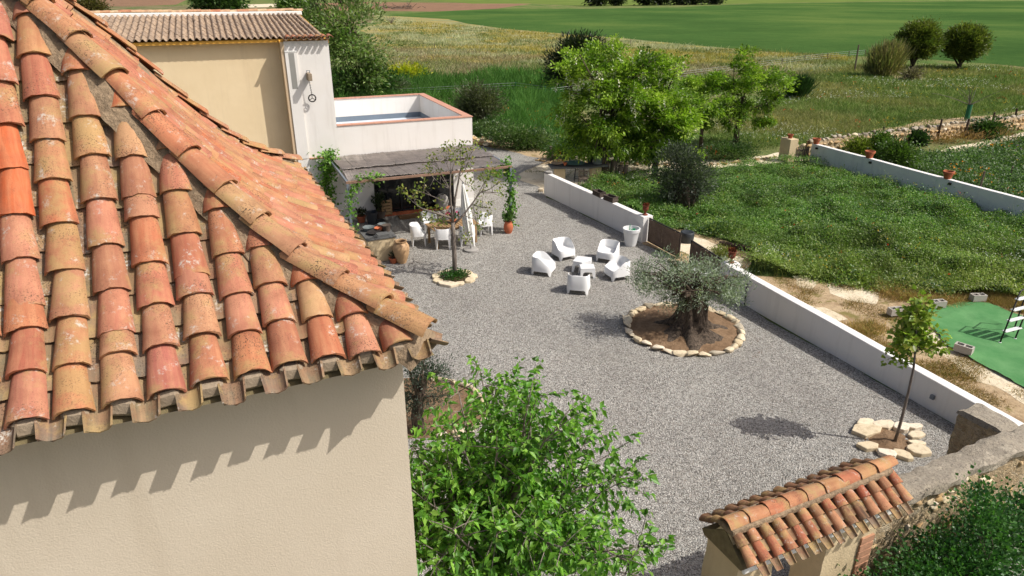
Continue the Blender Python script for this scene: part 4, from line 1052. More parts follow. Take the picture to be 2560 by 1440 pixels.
def skirt_table(name, label, poly, h, loc, rz):
    root = thing(name, label, 'table', loc, rz, 'small white tables'); g = Geo(); poly = [np.array(p) for p in poly]
    g.prism([p for p in poly], h - .03, h); obj('table_top', g, 'white_plastic', root, bevel=.012)
    c = sum(poly) / len(poly); n = len(poly)
    g = Geo()
    for i in range(n):
        a, b = poly[i], poly[(i + 1) % n]; a = c + (a - c) * .985; b = c + (b - c) * .985; d = (b - a) / np.linalg.norm(b - a); inn = np.array([-d[1], d[0]]); inn *= np.sign(inn @ (c - a)); L = np.linalg.norm(b - a)
        P = [(0, h - .03), (0, 0), (.05, 0), (.09, h - .16), (.14, h - .13), (L - .14, h - .13), (L - .09, h - .16), (L - .05, 0), (L, 0), (L, h - .03)]
        fl = lambda z: (1 - z / h) * .03
        V = [(*(a + d * x - inn * fl(z)), z) for x, z in P] + [(*(a + d * x + inn * (.025 - fl(z))), z) for x, z in P]; m = len(P)
        g.add(V, [tuple(range(m)), tuple(range(2 * m - 1, m - 1, -1))] + [(k, (k + 1) % m, m + (k + 1) % m, m + k) for k in range(m)])
    obj('skirt_legs', g, 'white_plastic', root)
skirt_table('side_table', 'white five-sided low table among the tub armchairs', [(-.38, -.12), (-.10, -.30), (.22, -.18), (.34, .12), (-.12, .34)], .40, (*G(1456, 676)[:2], .014), R(8))
skirt_table('side_table', 'small white square table in front of the five-sided one', [(-.24, -.22), (.24, -.22), (.26, .2), (-.22, .2)], .34, (*G(1466, 690)[:2], .014), R(4))
# dining table
tb = thing('dining_table', 'weathered slatted wooden garden table under the pergola edge', 'table', (*G(1132, 607)[:2], .014), A2 + R(6))
for i in range(13):
    g = Geo(); g.box((-.78 + i * .13, 0, .735), (.105, .80, .025)); obj('slat', g, 'teak', tb)
for sx in (-1, 1):
    for sy in (-1, 1):
        g = Geo(); g.box((sx * .78, sy * .38, .36), (.07, .07, .72)); obj('leg', g, 'teak', tb)
    g = Geo(); g.box((sx * .865, 0, .735), (.07, .93, .03)); obj('end_board', g, 'teak', tb)
    g = Geo(); g.box((0, sx * .43, .735), (1.66, .06, .03)); obj('edge_board', g, 'teak', tb)
    g = Geo(); g.box((0, sx * .385, .675), (1.5, .025, .07)); obj('apron', g, 'teak', tb)
# lathe pots
def pot(name, label, loc, prof, mat, cat='pot', group=None, soil=None, n=28, rim=None):
    root = thing(name, label, cat, loc, 0, group); g = Geo(); g.lathe(prof, n, cap=False); b = prof[0]
    g.lathe([(b[0], b[1]), (.001, b[1])], n, cap=False)
    obj('body', g, mat, root, smooth=True, angle=50)
    if soil:
        g = Geo(); g.lathe([(soil[0], soil[1]), (.001, soil[1] + .01)], n, cap=False); obj('soil', g, 'soil_dark', root)
    return root
def pp(r0, r1, h, t=.02, lip=.03):
    return [(r0, 0), (r0 + (r1 - r0) * .5, h * .5), (r1 - .01, h - lip * 1.6), (r1 + .012, h - lip * 1.5), (r1 + .015, h - .006), (r1 + .004, h), (r1 - t, h), (r1 - t - .01, h - lip), (r0 * .8, h * .4), (.001, h * .38)]
jar = pot('clay_jar', 'big pale earthenware jar with open mouth beside the masonry bench', (*G(1005, 657)[:2], .014),
          [(.15, 0), (.20, .12), (.26, .32), (.29, .48), (.28, .62), (.22, .71), (.185, .74), (.20, .77), (.22, .80), (.20, .81), (.165, .79), (.16, .72), (.24, .6), (.2, .2), (.001, .1)], 'terracotta_jar', 'jar')
pot('flower_pot', 'small terracotta pot on the gravel left of the big jar', (*G(984, 658)[:2], .014), pp(.10, .15, .2), 'terracotta', soil=(.12, .16))
pot('flower_pot', 'terracotta pot at the foot of the right pergola post', (*G(1271, 583)[:2], .014), [(.12, 0), (.17, .12), (.19, .25), (.16, .38), (.13, .43), (.15, .47), (.14, .48), (.11, .46), (.11, .36), (.001, .34)], 'terracotta', soil=(.11, .42))
wp = pot('planter', 'large white plastic planter holding green tools beside the reed gate', (*G(1576, 613)[:2], .014), pp(.21, .31, .66, .025, .08), 'white_plastic', 'planter', soil=(.26, .42))
wt = thing('watering_tool', 'green plastic garden tool standing in the white planter', 'garden tool', (*G(1576, 613)[:2], .45))
g = Geo(); g.box((.05, 0, .13), (.2, .12, .03), [unit(np.array([1, 0, .3])), np.array([0, 1, 0]), unit(np.array([-.3, 0, 1]))]); g.box((.1, .05, .1), (.1, .03, .16)); g.tube([(-.08, .02, 0), (-.06, .02, .36)], .014, 6); g.tube([(-.06, .02, .2), (.06, .0, .14)], .012, 6); obj('tool_body', g, 'green_plastic', wt)
pot('planter', 'white plastic planter behind the big olive tree, by the gate pier', (*G(1752, 724)[:2], .024), pp(.2, .29, .66, .025, .08), 'white_plastic', 'planter', soil=(.25, .55))
pot('planter', 'dark tub with flat lid beside the open gate', (*G(1716, 606)[:2], .024), [(.24, 0), (.26, .2), (.26, .38), (.24, .40), (.20, .40), (.18, .385), (.001, .39)], 'dark_plastic', 'tub')
def urn(label, loc):
    root = pot('garden_urn', label, loc, [(.10, 0), (.10, .03), (.05, .06), (.035, .12), (.05, .15), (.10, .19), (.115, .28), (.10, .34), (.135, .37), (.14, .39), (.115, .39), (.09, .3), (.001, .28)], 'rust_iron', 'urn', 'rusty urns on the gate piers')
    rng = np.random.default_rng(int(loc[0] * 100)); C = np.array(loc) + rng.normal(0, .03, (40, 3)) * [1, 1, 0] + [0, 0, .36]
    V, F = leaf_geo(C, rng.normal(size=(40, 3)) * [.5, .5, .2] + [0, 0, .6], rng.uniform(.08, .2, 40), .35, rng); npmesh('dead_plant', V, F, 'leaf_dry', np.repeat(palette([(90, 50, 36), (120, 64, 44)], 40, rng), 4, 0), root)
urn('rusty urn on the white pier behind the planter with green tools', tuple(WA1 + dA * .16 + nA * .17 + ZZ * 1.01))
urn('rusty urn on the white pier right of the big olive tree', tuple(WB0 - dB * .10 + nB * .17 + ZZ * .99))
for f, s, lab in ((.012, 1.0, 'terracotta pot on the wall end beside the picket gate'), (.262, 1.15, 'taller terracotta pot on the middle of the long white wall'), (.565, 1.1, 'terracotta pot on the long white wall nearest the right edge')):
    p = W20 + (W21 - W20) * f + n2 * .12 + ZZ * (.995 - .05 * f)
    pot('flower_pot', lab, tuple(p), [(x * s * .78, z * s * .85) for x, z in pp(.16, .26, .36, .03, .06)], 'terracotta', 'pot', 'terracotta pots on the long wall', soil=(.15 * s, .24 * s))
pot('flower_pot', 'small terracotta pot on top of the cream pier', tuple(G(1966, 402) + ZZ * 1.245), pp(.10, .15, .22), 'terracotta_old', 'pot', soil=(.11, .17))
# trays and baskets on wall A
for k, (f, lab) in enumerate(((.60, 'dark wicker trough on the white wall, the one nearer the acacia'), (.715, 'dark wicker trough on the white wall, the one nearer the gate'))):
    p = WA0 + (WA1 - WA0) * f + nA * .13 + ZZ * (1.0 + .005)
    root = thing('wicker_trough', lab, 'basket', p, math.atan2(dA[1], dA[0]) + (.1 if k else -.05), 'wicker troughs on the white wall'); g = Geo()
    for sx in (-1, 1): g.box((sx * .27, 0, .1), (.02, .26, .2)); g.box((0, sx * .13, .1), (.56, .02, .2))
    g.box((0, 0, .012), (.52, .24, .02)); obj('body', g, 'wicker', root)
    g = Geo()
    for i in range(12): g.box((-.26 + i * .047, -.143, .1), (.012, .012, .2)); g.box((-.26 + i * .047, .143, .1), (.012, .012, .2))
    for z in (.05, .19): g.box((0, -.145, z), (.58, .02, .025)); g.box((0, .145, z), (.58, .02, .025)); g.box((-.285, 0, z), (.02, .3, .025)); g.box((.285, 0, z), (.02, .3, .025))
    obj('weave', g, 'wicker', root)
p = WA0 + dA * .15 + nA * .13 + ZZ * 1.03
root = thing('plate_stack', 'stack of grey plates on the end of the white wall', 'plates', p); 
for i in range(3):
    g = Geo(); g.lathe([(.1, .0), (.19 - .01 * i, .02), (.19 - .01 * i, .03), (.1, .015), (.001, .015)], 24, (0, 0, .028 * i), False); obj('plate', g, 'grey_concrete', root, smooth=True)
p = WA0 + (WA1 - WA0) * .55 + nA * .3
root = thing('garden_stick', 'thin pale stick leaning on the back of the white wall', 'stick', p); g = Geo(); g.tube([p, p + np.array([-.25, .2, 1.35])], .014, 6); obj('shaft', g, 'grey_wood', root, world=True)
# hose on the olive-side of wall B
p = WB0 + dB * .95 - nB * .05
root = thing('black_pipe', 'short black pipe leaning against the white wall behind the olive', 'pipe', p); g = Geo(); g.tube([p + ZZ * .012, p + nB * .02 + ZZ * .75 + dB * -.05], .018, 6); obj('pipe_body', g, 'iron', root, world=True)

# parasol
q = G(1178, 627); ps = thing('parasol', 'closed white parasol on a round concrete base by the table', 'parasol', (*q[:2], .014))
g = Geo(); g.lathe([(.27, 0), (.27, .06), (.24, .075), (.04, .085), (.03, .2)], 32); obj('base', g, 'grey_concrete', ps, smooth=True, angle=40)
lean = np.array([-.10, .05, 1.0])
g = Geo(); g.tube([lean * .08, lean * 2.45], .024, 10); obj('pole', g, 'white_paint', ps, smooth=True)
g = Geo(); V = []; F = []; n = 40
for j, (z, r_) in enumerate(((.62, .15), (.9, .15), (1.3, .14), (1.7, .12), (2.1, .08), (2.3, .055), (2.36, .06), (2.44, .015))):
    for i in range(n):
        a_ = 2 * math.pi * i / n; rr_ = r_ * (1 + .34 * math.sin(a_ * 8 + z) * (1 if z < 2.2 else .2)); zz = z + (.06 * math.sin(a_ * 8) if j == 0 else 0)
        V.append(tuple(lean * zz + np.array([rr_ * math.cos(a_), rr_ * math.sin(a_), 0])))
    if j:
        for i in range(n): F.append(((j - 1) * n + i, (j - 1) * n + (i + 1) % n, j * n + (i + 1) % n, j * n + i))
g.add(V, F); obj('canopy', g, 'parasol_cloth', ps, smooth=True)
g = Geo(); g.lathe([(.02, 0), (.035, .03), (.02, .07), (.001, .08)], 12, tuple(lean * 2.44)); obj('finial', g, 'bright_metal', ps, smooth=True)
g = Geo(); g.lathe([(.165, 0), (.165, .04)], 20, tuple(lean * 1.15)); obj('tie_band', g, 'white_paint', ps)

# masonry bench with things on it
bc = G(948, 642); bz = .82
bench = thing('masonry_bench', 'cream masonry bench block beside the clay jar, loaded with bowls and baskets', 'bench', (*bc[:2], .014), A1)
g = Geo(); g.box((0, 0, bz / 2), (1.0, 1.1, bz)); obj('block', g, 'render_cream', bench, bevel=.02)
g = Geo(); g.box((0, 0, bz + .03), (1.06, 1.16, .055)); obj('slab', g, 'slate', bench, bevel=.01)
def onb(x, y): return np.array([*bc[:2], .014]) + U1 * x + V1 * y + ZZ * (bz + .058)
for i, (x, y, prof, mat, nm, lab, cat) in enumerate((
    (.12, .22, [(.1, 0), (.16, .1), (.17, .12), (.14, .11), (.001, .04)], 'terracotta', 'clay_bowl', 'red clay bowl at the back of the masonry bench', 'bowl'),
    (.36, .1, [(.13, 0), (.15, .2), (.16, .22), (.13, .21), (.001, .15)], 'wicker', 'basket', 'round wicker basket at the right edge of the masonry bench', 'basket'),
    (.30, .42, [(.12, 0), (.15, .16), (.16, .18), (.13, .17), (.001, .12)], 'zinc', 'metal_bucket', 'small metal bucket behind the basket on the masonry bench', 'bucket'),
    (-.12, -.05, [(.2, 0), (.24, .07), (.25, .08), (.2, .06), (.001, .03)], 'iron', 'iron_pan', 'dark shallow iron pan on the masonry bench', 'pan'),
    (-.2, .38, [(.15, 0), (.2, .12), (.22, .14), (.18, .12), (.001, .06)], 'zinc', 'metal_bowl', 'grey metal bowl at the back left of the masonry bench', 'bowl'))):
    pot(nm, lab, tuple(onb(x, y)), prof, mat, cat)
p = onb(.05, -.38); root = thing('slate_slab', 'flat grey slates stacked at the near end of the masonry bench', 'slates', p, A1)
for i in range(3): g = Geo(); g.box((.02 * i, .01 * i, .015 + .03 * i), (.5 - .05 * i, .3, .026)); obj('slate', g, 'slate', root)
# by the door
pot('flower_pot', 'terracotta pot with a dark succulent left of the black bin', (*G(904, 556)[:2], .014), pp(.13, .19, .28), 'terracotta', soil=(.15, .23))
pot('plant_bin', 'round black plastic bin by the annexe wall', (*G(931, 560)[:2], .014), pp(.18, .23, .5, .02, .05), 'dark_plastic', 'bin', soil=(.18, .35))
pot('plant_tub', 'grey tub with a bushy plant beside the glazed door', (*G(950, 545)[:2], .014), pp(.2, .26, .3), 'wicker', 'tub', soil=(.21, .25))
pot('black_bowl', 'shallow black bowl on the gravel by the bushy plant', (*G(951, 558)[:2], .014), [(.12, 0), (.19, .1), (.2, .11), (.17, .1), (.001, .04)], 'dark_plastic', 'bowl')
pot('reflection_jar', 'rounded jar added at the glazed door for the round reflection in its glass', tuple(floc(-1.55, -.28, .082)), [(.12, 0), (.24, .12), (.3, .3), (.27, .48), (.15, .6), (.12, .62), (.1, .6), (.2, .4), (.001, .2)], 'grey_concrete', 'jar')  # added jar, stands in for a round reflection in the door glass
root = thing('doormat', 'brown coir doormat in front of the glazed door', 'doormat', tuple(floc(-2.95, -.72, .014)), A2); g = Geo(); g.box((0, 0, .02), (1.2, .55, .03)); obj('mat', g, 'doormat', root, bevel=.008)
root = thing('wooden_crate', 'slatted wooden crate standing against the left door pane', 'crate', tuple(floc(-3.95, -.24, .082)), A2)
for i in range(5): g = Geo(); g.box((0, -.12, .08 + i * .13), (.42, .02, .1)); obj('slat', g, 'teak', root)
for x in (-.2, .2): g = Geo(); g.box((x, 0, .33), (.03, .24, .66)); obj('side', g, 'teak', root)
pot('flower_pot', 'small terracotta pot with pink flowers on the wooden table', tuple(G(1132, 607) + U2 * .05 + V2 * .05 + ZZ * .765), pp(.07, .11, .15), 'terracotta', soil=(.085, .12))

# under the acacia: slab table, chair, stumps, pots
sc = G(1440, 452); stable = thing('stone_table', 'long dark slab table on cream block legs under the acacia', 'table', sc, R(8))
g = rough_box(-1.35, 1.5, -.42, .45, .72, .80, .25, .03, 3, .0); me = g.mesh('slab'); obj('slab', me, 'slate', stable)
for x in (-.85, .95): g = Geo(); g.box((x, 0, .36), (.5, .5, .72)); obj('leg', g, 'render_cream', stable, bevel=.03)
def ont(x, y): return sc + np.array([math.cos(R(8)) * x - math.sin(R(8)) * y, math.sin(R(8)) * x + math.cos(R(8)) * y, .835])
pot('metal_dish', 'wide greenish metal dish lying on the slab table', tuple(ont(-.1, .05)), [(.2, 0), (.5, .06), (.52, .07), (.48, .06), (.001, .02)], 'patina', 'dish')
pot('clay_bowl', 'shallow pale clay bowl at the left end of the slab table', tuple(ont(-.95, .12)), [(.15, 0), (.29, .06), (.3, .07), (.26, .06), (.001, .02)], 'terracotta_jar', 'bowl')
pot('flower_pot', 'tiny terracotta pot between bowl and dish on the slab table', tuple(ont(-.62, -.2)), pp(.06, .09, .15), 'terracotta', 'pot')
pot('metal_bucket', 'grey enamel bucket at the right end of the slab table', tuple(ont(1.05, .0)), [(.22, 0), (.24, .36), (.26, .38), (.23, .37), (.001, .3)], 'zinc', 'bucket')
pot('flower_pot', 'dark plant pot behind the enamel bucket on the slab table', tuple(ont(.75, .3)), pp(.12, .17, .3), 'dark_plastic', 'pot')
cq = G(1458, 468); root = thing('garden_chair', 'old slatted wooden chair beside the slab table', 'chair', cq, R(165))
for i in range(6): g = Geo(); g.box((0, -.2 + i * .08, .43), (.44, .06, .02)); obj('slat', g, 'grey_wood', root)
for sx in (-1, 1):
    for sy, h in ((-1, .43), (1, .86)): g = Geo(); g.box((sx * .2, sy * .2, h / 2), (.035, .035, h)); obj('leg', g, 'grey_wood', root)
for z in (.6, .72, .83): g = Geo(); g.box((0, .2, z), (.4, .02, .06)); obj('back_slat', g, 'grey_wood', root)
root = thing('iron_stool', 'black iron stool frame under the slab table', 'stool', tuple(sc + [.15, -.1, 0])); g = Geo()
for sx in (-1, 1):
    for sy in (-1, 1): g.tube([(sx * .25, sy * .18, 0), (sx * .2, sy * .15, .62)], .014, 5)
for z in (.2, .62):
    w = .25 - .05 * z / .62
    g.tube([(-w, -.17, z), (w, -.17, z), (w, .17, z), (-w, .17, z), (-w, -.17, z)], .012, 5)
obj('frame', g, 'iron', root)
for (p, h, r_, lab) in (((1531, 447), .95, .18, 'tallest grey log post leaning beside the acacia trunk'), ((1547, 449), .72, .13, 'middle grey log post near the acacia trunk'), ((1560, 449), .74, .12, 'right-hand grey log post near the acacia trunk')):
    q = G(*p); root = thing('log_post', lab, 'log', q, 0, 'log posts by the acacia'); g = Geo()
    g.tube([q + [0, 0, 0], q + [.02, 0, h * .5], q + [.06, .02, h]], [r_ * 1.1, r_, r_ * .95], 10); obj('log', g, 'grey_wood', root, world=True, smooth=True, angle=50)
for (a_, b_, lab, nm) in (((1527, 462), (1537, 415), 'thin stick leaning on the acacia trunk', 'garden_stick'), ((1500, 458), (1490, 425), 'garden spade leaning on the acacia trunk', 'garden_spade')):
    q = G(*a_); e_ = VP(*b_, q); root = thing(nm, lab, 'garden tool', q); g = Geo(); g.tube([q, e_], .018, 6); obj('shaft', g, 'grey_wood', root, world=True)
    if nm == 'garden_spade': g = Geo(); g.box(q + [0, 0, .15], (.2, .02, .28)); obj('blade', g, 'iron', root, world=True)

# sandy yard things
q0, q1 = G(1798, 613), G(1884, 631); root = thing('fence_log', 'dark log lying on the sand at the garden edge', 'log', q0); g = Geo(); g.tube([q0 + [0, 0, .09], (q0 + q1) / 2 + [0, 0, .1], q1 + [0, 0, .09]], [.08, .1, .095], 10); obj('log', g, 'dark_wood', root, world=True, smooth=True, angle=50)
q0, q1 = G(1672, 655), G(1722, 672); root = thing('pale_beam', 'pale timber lying at the open gate', 'timber', q0); g = Geo(); g.tube([q0 + [0, 0, .07], q1 + [0, 0, .07]], [.07, .09], 8); obj('beam', g, 'stone_pale', root, world=True)
CARP = GP((2300, 781), (2366, 767), (2432, 753), (2470, 765), (2560, 797), (2900, 920), (2900, 1150), (2560, 974), (2460, 920), (2366, 868))
def carpet():
    root = thing('green_carpet', 'wrinkled green artificial turf sheet held down by concrete blocks', 'carpet', CARP[0])
    xs = [p[0] for p in CARP]; ys = [p[1] for p in CARP]; n = 90
    b = bmesh.new(); vs = [b.verts.new((float(p[0]), float(p[1]), 0)) for p in CARP]; b.faces.new(vs)
    for i in range(n):
        x = min(xs) + (max(xs) - min(xs)) * (i + .5) / n
        bmesh.ops.bisect_plane(b, geom=list(b.verts) + list(b.edges) + list(b.faces), plane_co=(x, 0, 0), plane_no=(1, 0, 0))
    for i in range(60):
        y = min(ys) + (max(ys) - min(ys)) * (i + .5) / 60
        bmesh.ops.bisect_plane(b, geom=list(b.verts) + list(b.edges) + list(b.faces), plane_co=(0, y, 0), plane_no=(0, 1, 0))
    for v_ in b.verts:
        x, y = v_.co.x, v_.co.y
        rid = max(0, 1 - abs(mnoise.noise((x * .5 + y * .25, y * .9 - x * .1, 2))) * 9); rid2 = max(0, 1 - abs(mnoise.noise((x * .4 - y * .5, y * .5 + 6, 5))) * 11)
        v_.co.z = .065 + .04 * rid + .035 * rid2 + .02 * mnoise.noise((x, y, 9))
    me = bpy.data.meshes.new('turf'); b.to_mesh(me); b.free()
    obj('turf', me, 'carpet', root, world=True, smooth=True)
carpet()
for (p, rz, lab) in (((2441, 757), 5, 'hollow concrete block at the far corner of the green turf sheet'), ((2341, 773), 8, 'hollow concrete block on the back edge of the turf, second from the far corner'), ((2236, 792), 10, 'hollow concrete block behind the sapling crown'), ((2405, 887), -48, 'hollow concrete block on the near left edge of the green turf sheet')):
    q = G(*p); root = thing('concrete_block', lab, 'block', (q[0], q[1], .085), R(rz), 'hollow concrete blocks round the turf'); g = Geo(); L, W_, h, t_ = .42, .21, .2, .035
    for sy in (-1, 1): g.box((0, sy * (W_ / 2 - t_ / 2), h / 2), (L, t_, h))
    for x in (-L / 2 + t_ / 2, 0, L / 2 - t_ / 2): g.box((x, 0, h / 2), (t_, W_ - 2 * t_, h - .003))
    g.box((0, 0, .012), (L - .08, W_ - .08, .02)); obj('block_body', g, 'block_concrete', root)
f0, f1 = G(2498, 862), G(2536, 852); root = thing('pool_ladder', 'pool ladder with dark rails and white treads standing on the turf', 'ladder', f0)
up = unit(np.array([.28, .25, 1.0])); Lr = 1.5
for f_, nm in ((f0, 'rail'), (f1, 'rail')): g = Geo(); g.tube([f_ + [0, 0, .06], f_ + up * Lr], .02, 8); obj('rail', g, 'iron', root, world=True, smooth=True)
dd = unit(f1 - f0)
for k in range(4): g = Geo(); g.box((f0 + f1) / 2 + up * (.38 + .3 * k), (np.linalg.norm(f1 - f0) + .04, .12, .03), [dd, np.cross(ZZ, dd), ZZ]); obj('tread', g, 'white_plastic', root, world=True, bevel=.006)
for f_ in (f0, f1):
    g = Geo(); g.tube([f_ + up * Lr, f_ + up * Lr + [.45, .35, .0], f_ + np.array([.75, .6, .05])], .02, 8); obj('rear_rail', g, 'iron', root, world=True); g = Geo(); g.lathe([(.035, 0), (.035, .04)], 10, tuple(f_ + [0, 0, .04])); obj('foot', g, 'white_plastic', root, world=True)

# ================================================================== STONE BORDERS
def flag(name, parent, c, r_, rng, z0, h, mat='stone_pale'):
    n = rng.integers(6, 9); an = np.sort((np.arange(n) + rng.uniform(-.35, .35, n)) * 2 * math.pi / n)
    poly = [(c[0] + r_[0] * rng.uniform(.8, 1.1) * math.cos(a_) * math.cos(r_[2]) - r_[1] * rng.uniform(.8, 1.1) * math.sin(a_) * math.sin(r_[2]), c[1] + r_[0] * math.cos(a_) * math.sin(r_[2]) + r_[1] * rng.uniform(.8, 1.1) * math.sin(a_) * math.cos(r_[2])) for a_ in an]
    g = Geo(); g.prism(poly, z0, z0 + h * rng.uniform(.8, 1.2)); return obj(name, g, mat, parent, world=True, bevel=.018)
def mound(name, c, r_, h, mat, seed, parent, n=40, m=9):
    g = Geo(); V = []; F = []
    for j in range(m):
        f = (j + .02) / (m - 1)
        for i in range(n):
            a_ = 2 * math.pi * i / n; rr_ = r_ * f; x, y = c[0] + rr_ * math.cos(a_), c[1] + rr_ * math.sin(a_)
            V.append((x, y, .018 + h * (1 - f * f) + .05 * mnoise.noise((x * 3, y * 3, seed)) * (f < .98) + .03 * mnoise.noise((x * 9, y * 9, seed)) * (f < .98)))
        if j:
            for i in range(n): F.append(((j - 1) * n + i, (j - 1) * n + (i + 1) % n, j * n + (i + 1) % n, j * n + i))
    F.append(tuple(range(n))); g.add(V, F); return obj(name, g, mat, parent, world=True, smooth=True)
rng = np.random.default_rng(21)
oc = (G(1555, 815) + G(1855, 830)) / 2; oc = np.array([4.80, 17.35, 0]); OR = 1.58
ring = thing('stone_ring', 'ring of pale rough stones with bare soil round the old olive tree', 'stone border', oc)
mound('soil', oc, OR - .02, .14, 'soil', 2, ring)
n = 31
for i in range(n):
    a_ = 2 * math.pi * (i + rng.uniform(-.15, .15)) / n; w = 2 * math.pi * OR / n
    rock('stone', oc + np.array([math.cos(a_) * OR, math.sin(a_) * OR, .06]), (w * rng.uniform(1.15, 1.6), rng.uniform(.24, .36), rng.uniform(.17, .25)), a_ + math.pi / 2 + rng.normal(0, .12), ring, 'stone_pale' if rng.random() < .88 else 'stone_grey', rng)
tc = G(1137, 697)
ring2 = thing('stone_ring', 'irregular flat pale stones round the foot of the thin garden tree', 'stone border', tc)
mound('soil', tc, .50, .05, 'soil_dark', 3, ring2)
for i, (dx, dy, a_, b_) in enumerate(((-.05, .50, .36, .17), (.36, .43, .28, .16), (.60, .12, .2, .17), (.50, -.22, .22, .17), (.18, -.50, .22, .13), (-.18, -.56, .36, .20), (-.52, -.28, .2, .17), (-.64, .08, .2, .15), (-.48, .38, .22, .17))):
    flag('flagstone', ring2, tc + np.array([dx, dy, 0]), (a_, b_, math.atan2(dy, dx) + math.pi / 2), rng, .0, .085)
spc = G(2225, 1108)
ring3 = thing('stone_ring', 'big flat pale stones round the sapling in the near right corner', 'stone border', spc)
mound('soil', spc, .50, .06, 'soil', 4, ring3)
for (px_, py_, a_, b_, r_) in ((2165, 1082, .40, .25, 18), (2160, 1062, .22, .15, 10), (2208, 1068, .30, .17, 8), (2252, 1074, .20, .17, 30), (2285, 1074, .20, .11, 10), (2288, 1092, .22, .14, 20), (2290, 1114, .2, .08, -10), (2298, 1132, .25, .21, 0), (2256, 1143, .22, .15, -40), (2170, 1122, .25, .15, 0), (2215, 1140, .2, .14, -20)):
    q = G(px_, py_); flag('flagstone', ring3, q, (a_, b_, R(r_)), rng, 0.0, .10)
hb = thing('stone_border', 'curving row of pale stones edging the bed at the house corner', 'stone border', G(1180, 1050))
hbp = [(1052, 944), (1078, 950), (1106, 955), (1134, 961), (1160, 968), (1182, 978), (1198, 994), (1210, 1012), (1214, 1034), (1206, 1054), (1190, 1070), (1168, 1082), (1140, 1090), (1110, 1095)]
b = bmesh.new()
HB = [G(*p) for p in hbp] + [G(1020, 1098), G(990, 1060), G(980, 950)]
sheet('bed_soil', HB, .020, 'soil', .4, .05, 31)
for i, p in enumerate(hbp):
    q = G(*p); d_ = G(*hbp[min(i + 1, len(hbp) - 1)]) - G(*hbp[max(0, i - 1)])
    rock('stone', q + ZZ * .06, (rng.uniform(.24, .38), rng.uniform(.16, .24), rng.uniform(.16, .24)), math.atan2(d_[1], d_[0]) + rng.normal(0, .2), hb, 'stone_pale', rng)
def rocks_along(name, label, pts, n, size, jit, mat, seed, rows=1, zstep=.2):
    rng = np.random.default_rng(seed); P = [G(*p) for p in pts]; root = thing(name, label, 'stone border', P[0]); L = [np.linalg.norm(P[i + 1] - P[i]) for i in range(len(P) - 1)]; T = sum(L)
    for r_ in range(rows):
        for i in range(n):
            s = (i + .5 * (r_ % 2)) / n * T; k = 0
            while k < len(L) - 1 and s > L[k]: s -= L[k]; k += 1
            q = P[k] + (P[k + 1] - P[k]) * min(1, s / L[k]) + rng.normal(0, jit, 3) * [1, 1, 0]; z_ = size * rng.uniform(.6, 1.2)
            rock('stone', q + ZZ * (z_ * .3 + zstep * r_), (z_ * rng.uniform(1, 1.5), z_, z_ * .8), rng.uniform(0, 3), root, mat if rng.random() < .7 else 'stone_warm', rng)
rocks_along('rock_pile', 'pile of pale boulders where the path passes the annexe corner', [(1186, 362), (1215, 366), (1256, 362)], 9, .5, .15, 'stone_pale', 1, 2, .3)
rocks_along('stone_row', 'row of small stones edging the flower bed left of the acacia', [(1340, 402), (1370, 406), (1400, 405), (1440, 408), (1490, 410)], 26, .22, .08, 'stone_warm', 2)
rocks_along('stone_row', 'row of small stones along the sandy path behind the dark olive', [(1540, 410), (1640, 412), (1760, 418), (1830, 408), (1900, 400), (1960, 392)], 34, .24, .12, 'stone_warm', 3)
rocks_along('rock_pile', 'loose rubble at the foot of the cream pier', [(1990, 372), (2010, 378), (2030, 384)], 8, .3, .2, 'stone_pale', 4, 2, .2)
for (p, s_, lab, m_) in (((1478, 510), .55, 'pale rock in the weeds behind the wicker troughs', 'stone_grey'), ((1493, 520), .45, 'smaller rock half buried in the weeds by the wicker troughs', 'stone_grey'), ((1612, 556), .45, 'rock beside the rusty urn in the weeds', 'stone_warm'), ((1352, 480), .45, 'pale boulder at the end of the white wall', 'stone_pale')):
    q = G(*p); root = thing('boulder', lab, 'rock', q); rock('stone', q + ZZ * .12, (s_, s_ * .8, s_ * .7), 1.0, root, m_, rng)

# ================================================================== FENCES AND POLES
def post(name, label, p, top, r_, mat, group, cat='post'):
    q = G(*p); e_ = VP(*top, q); root = thing(name, label, cat, q, 0, group); g = Geo(); g.tube([q, (q + e_) / 2 + [.01, 0, 0], e_], [r_, r_ * .95, r_ * .9], 6); obj('shaft', g, mat, root, world=True); return e_
for (p, t_, lab) in (((2205, 347), (2210, 317), 'first leaning post of the wire fence, nearest the cream pier'), ((2276, 358), (2283, 316), 'second leaning post of the fence by the dry stone wall'), ((2342, 352), (2355, 298), 'third leaning post of the fence by the dry stone wall'), ((2407, 346), (2423, 297), 'fourth leaning post of the fence by the dry stone wall'), ((2472, 336), (2487, 281), 'fifth leaning post of the fence by the dry stone wall'), ((2531, 322), (2543, 271), 'last leaning post of the fence at the right edge')):
    post('fence_post', lab, p, t_, .07, 'dark_wood', 'leaning posts by the dry stone wall')
post('utility_pole', 'tall lone wooden pole left of the reed clump', (2136, 178), (2147, 112), .10, 'grey_wood', None, 'pole')
post('fence_post', 'grey stake in the garden behind the long white wall', (2446, 482), (2462, 428), .05, 'grey_wood', 'stakes behind the long wall')
post('fence_post', 'grey stake near the right edge behind the long white wall', (2524, 446), (2532, 416), .05, 'grey_wood', 'stakes behind the long wall')
post('fence_post', 'short stump post by the poppies under the acacia', (1376, 402), (1378, 366), .12, 'grey_wood', None)
tops = []
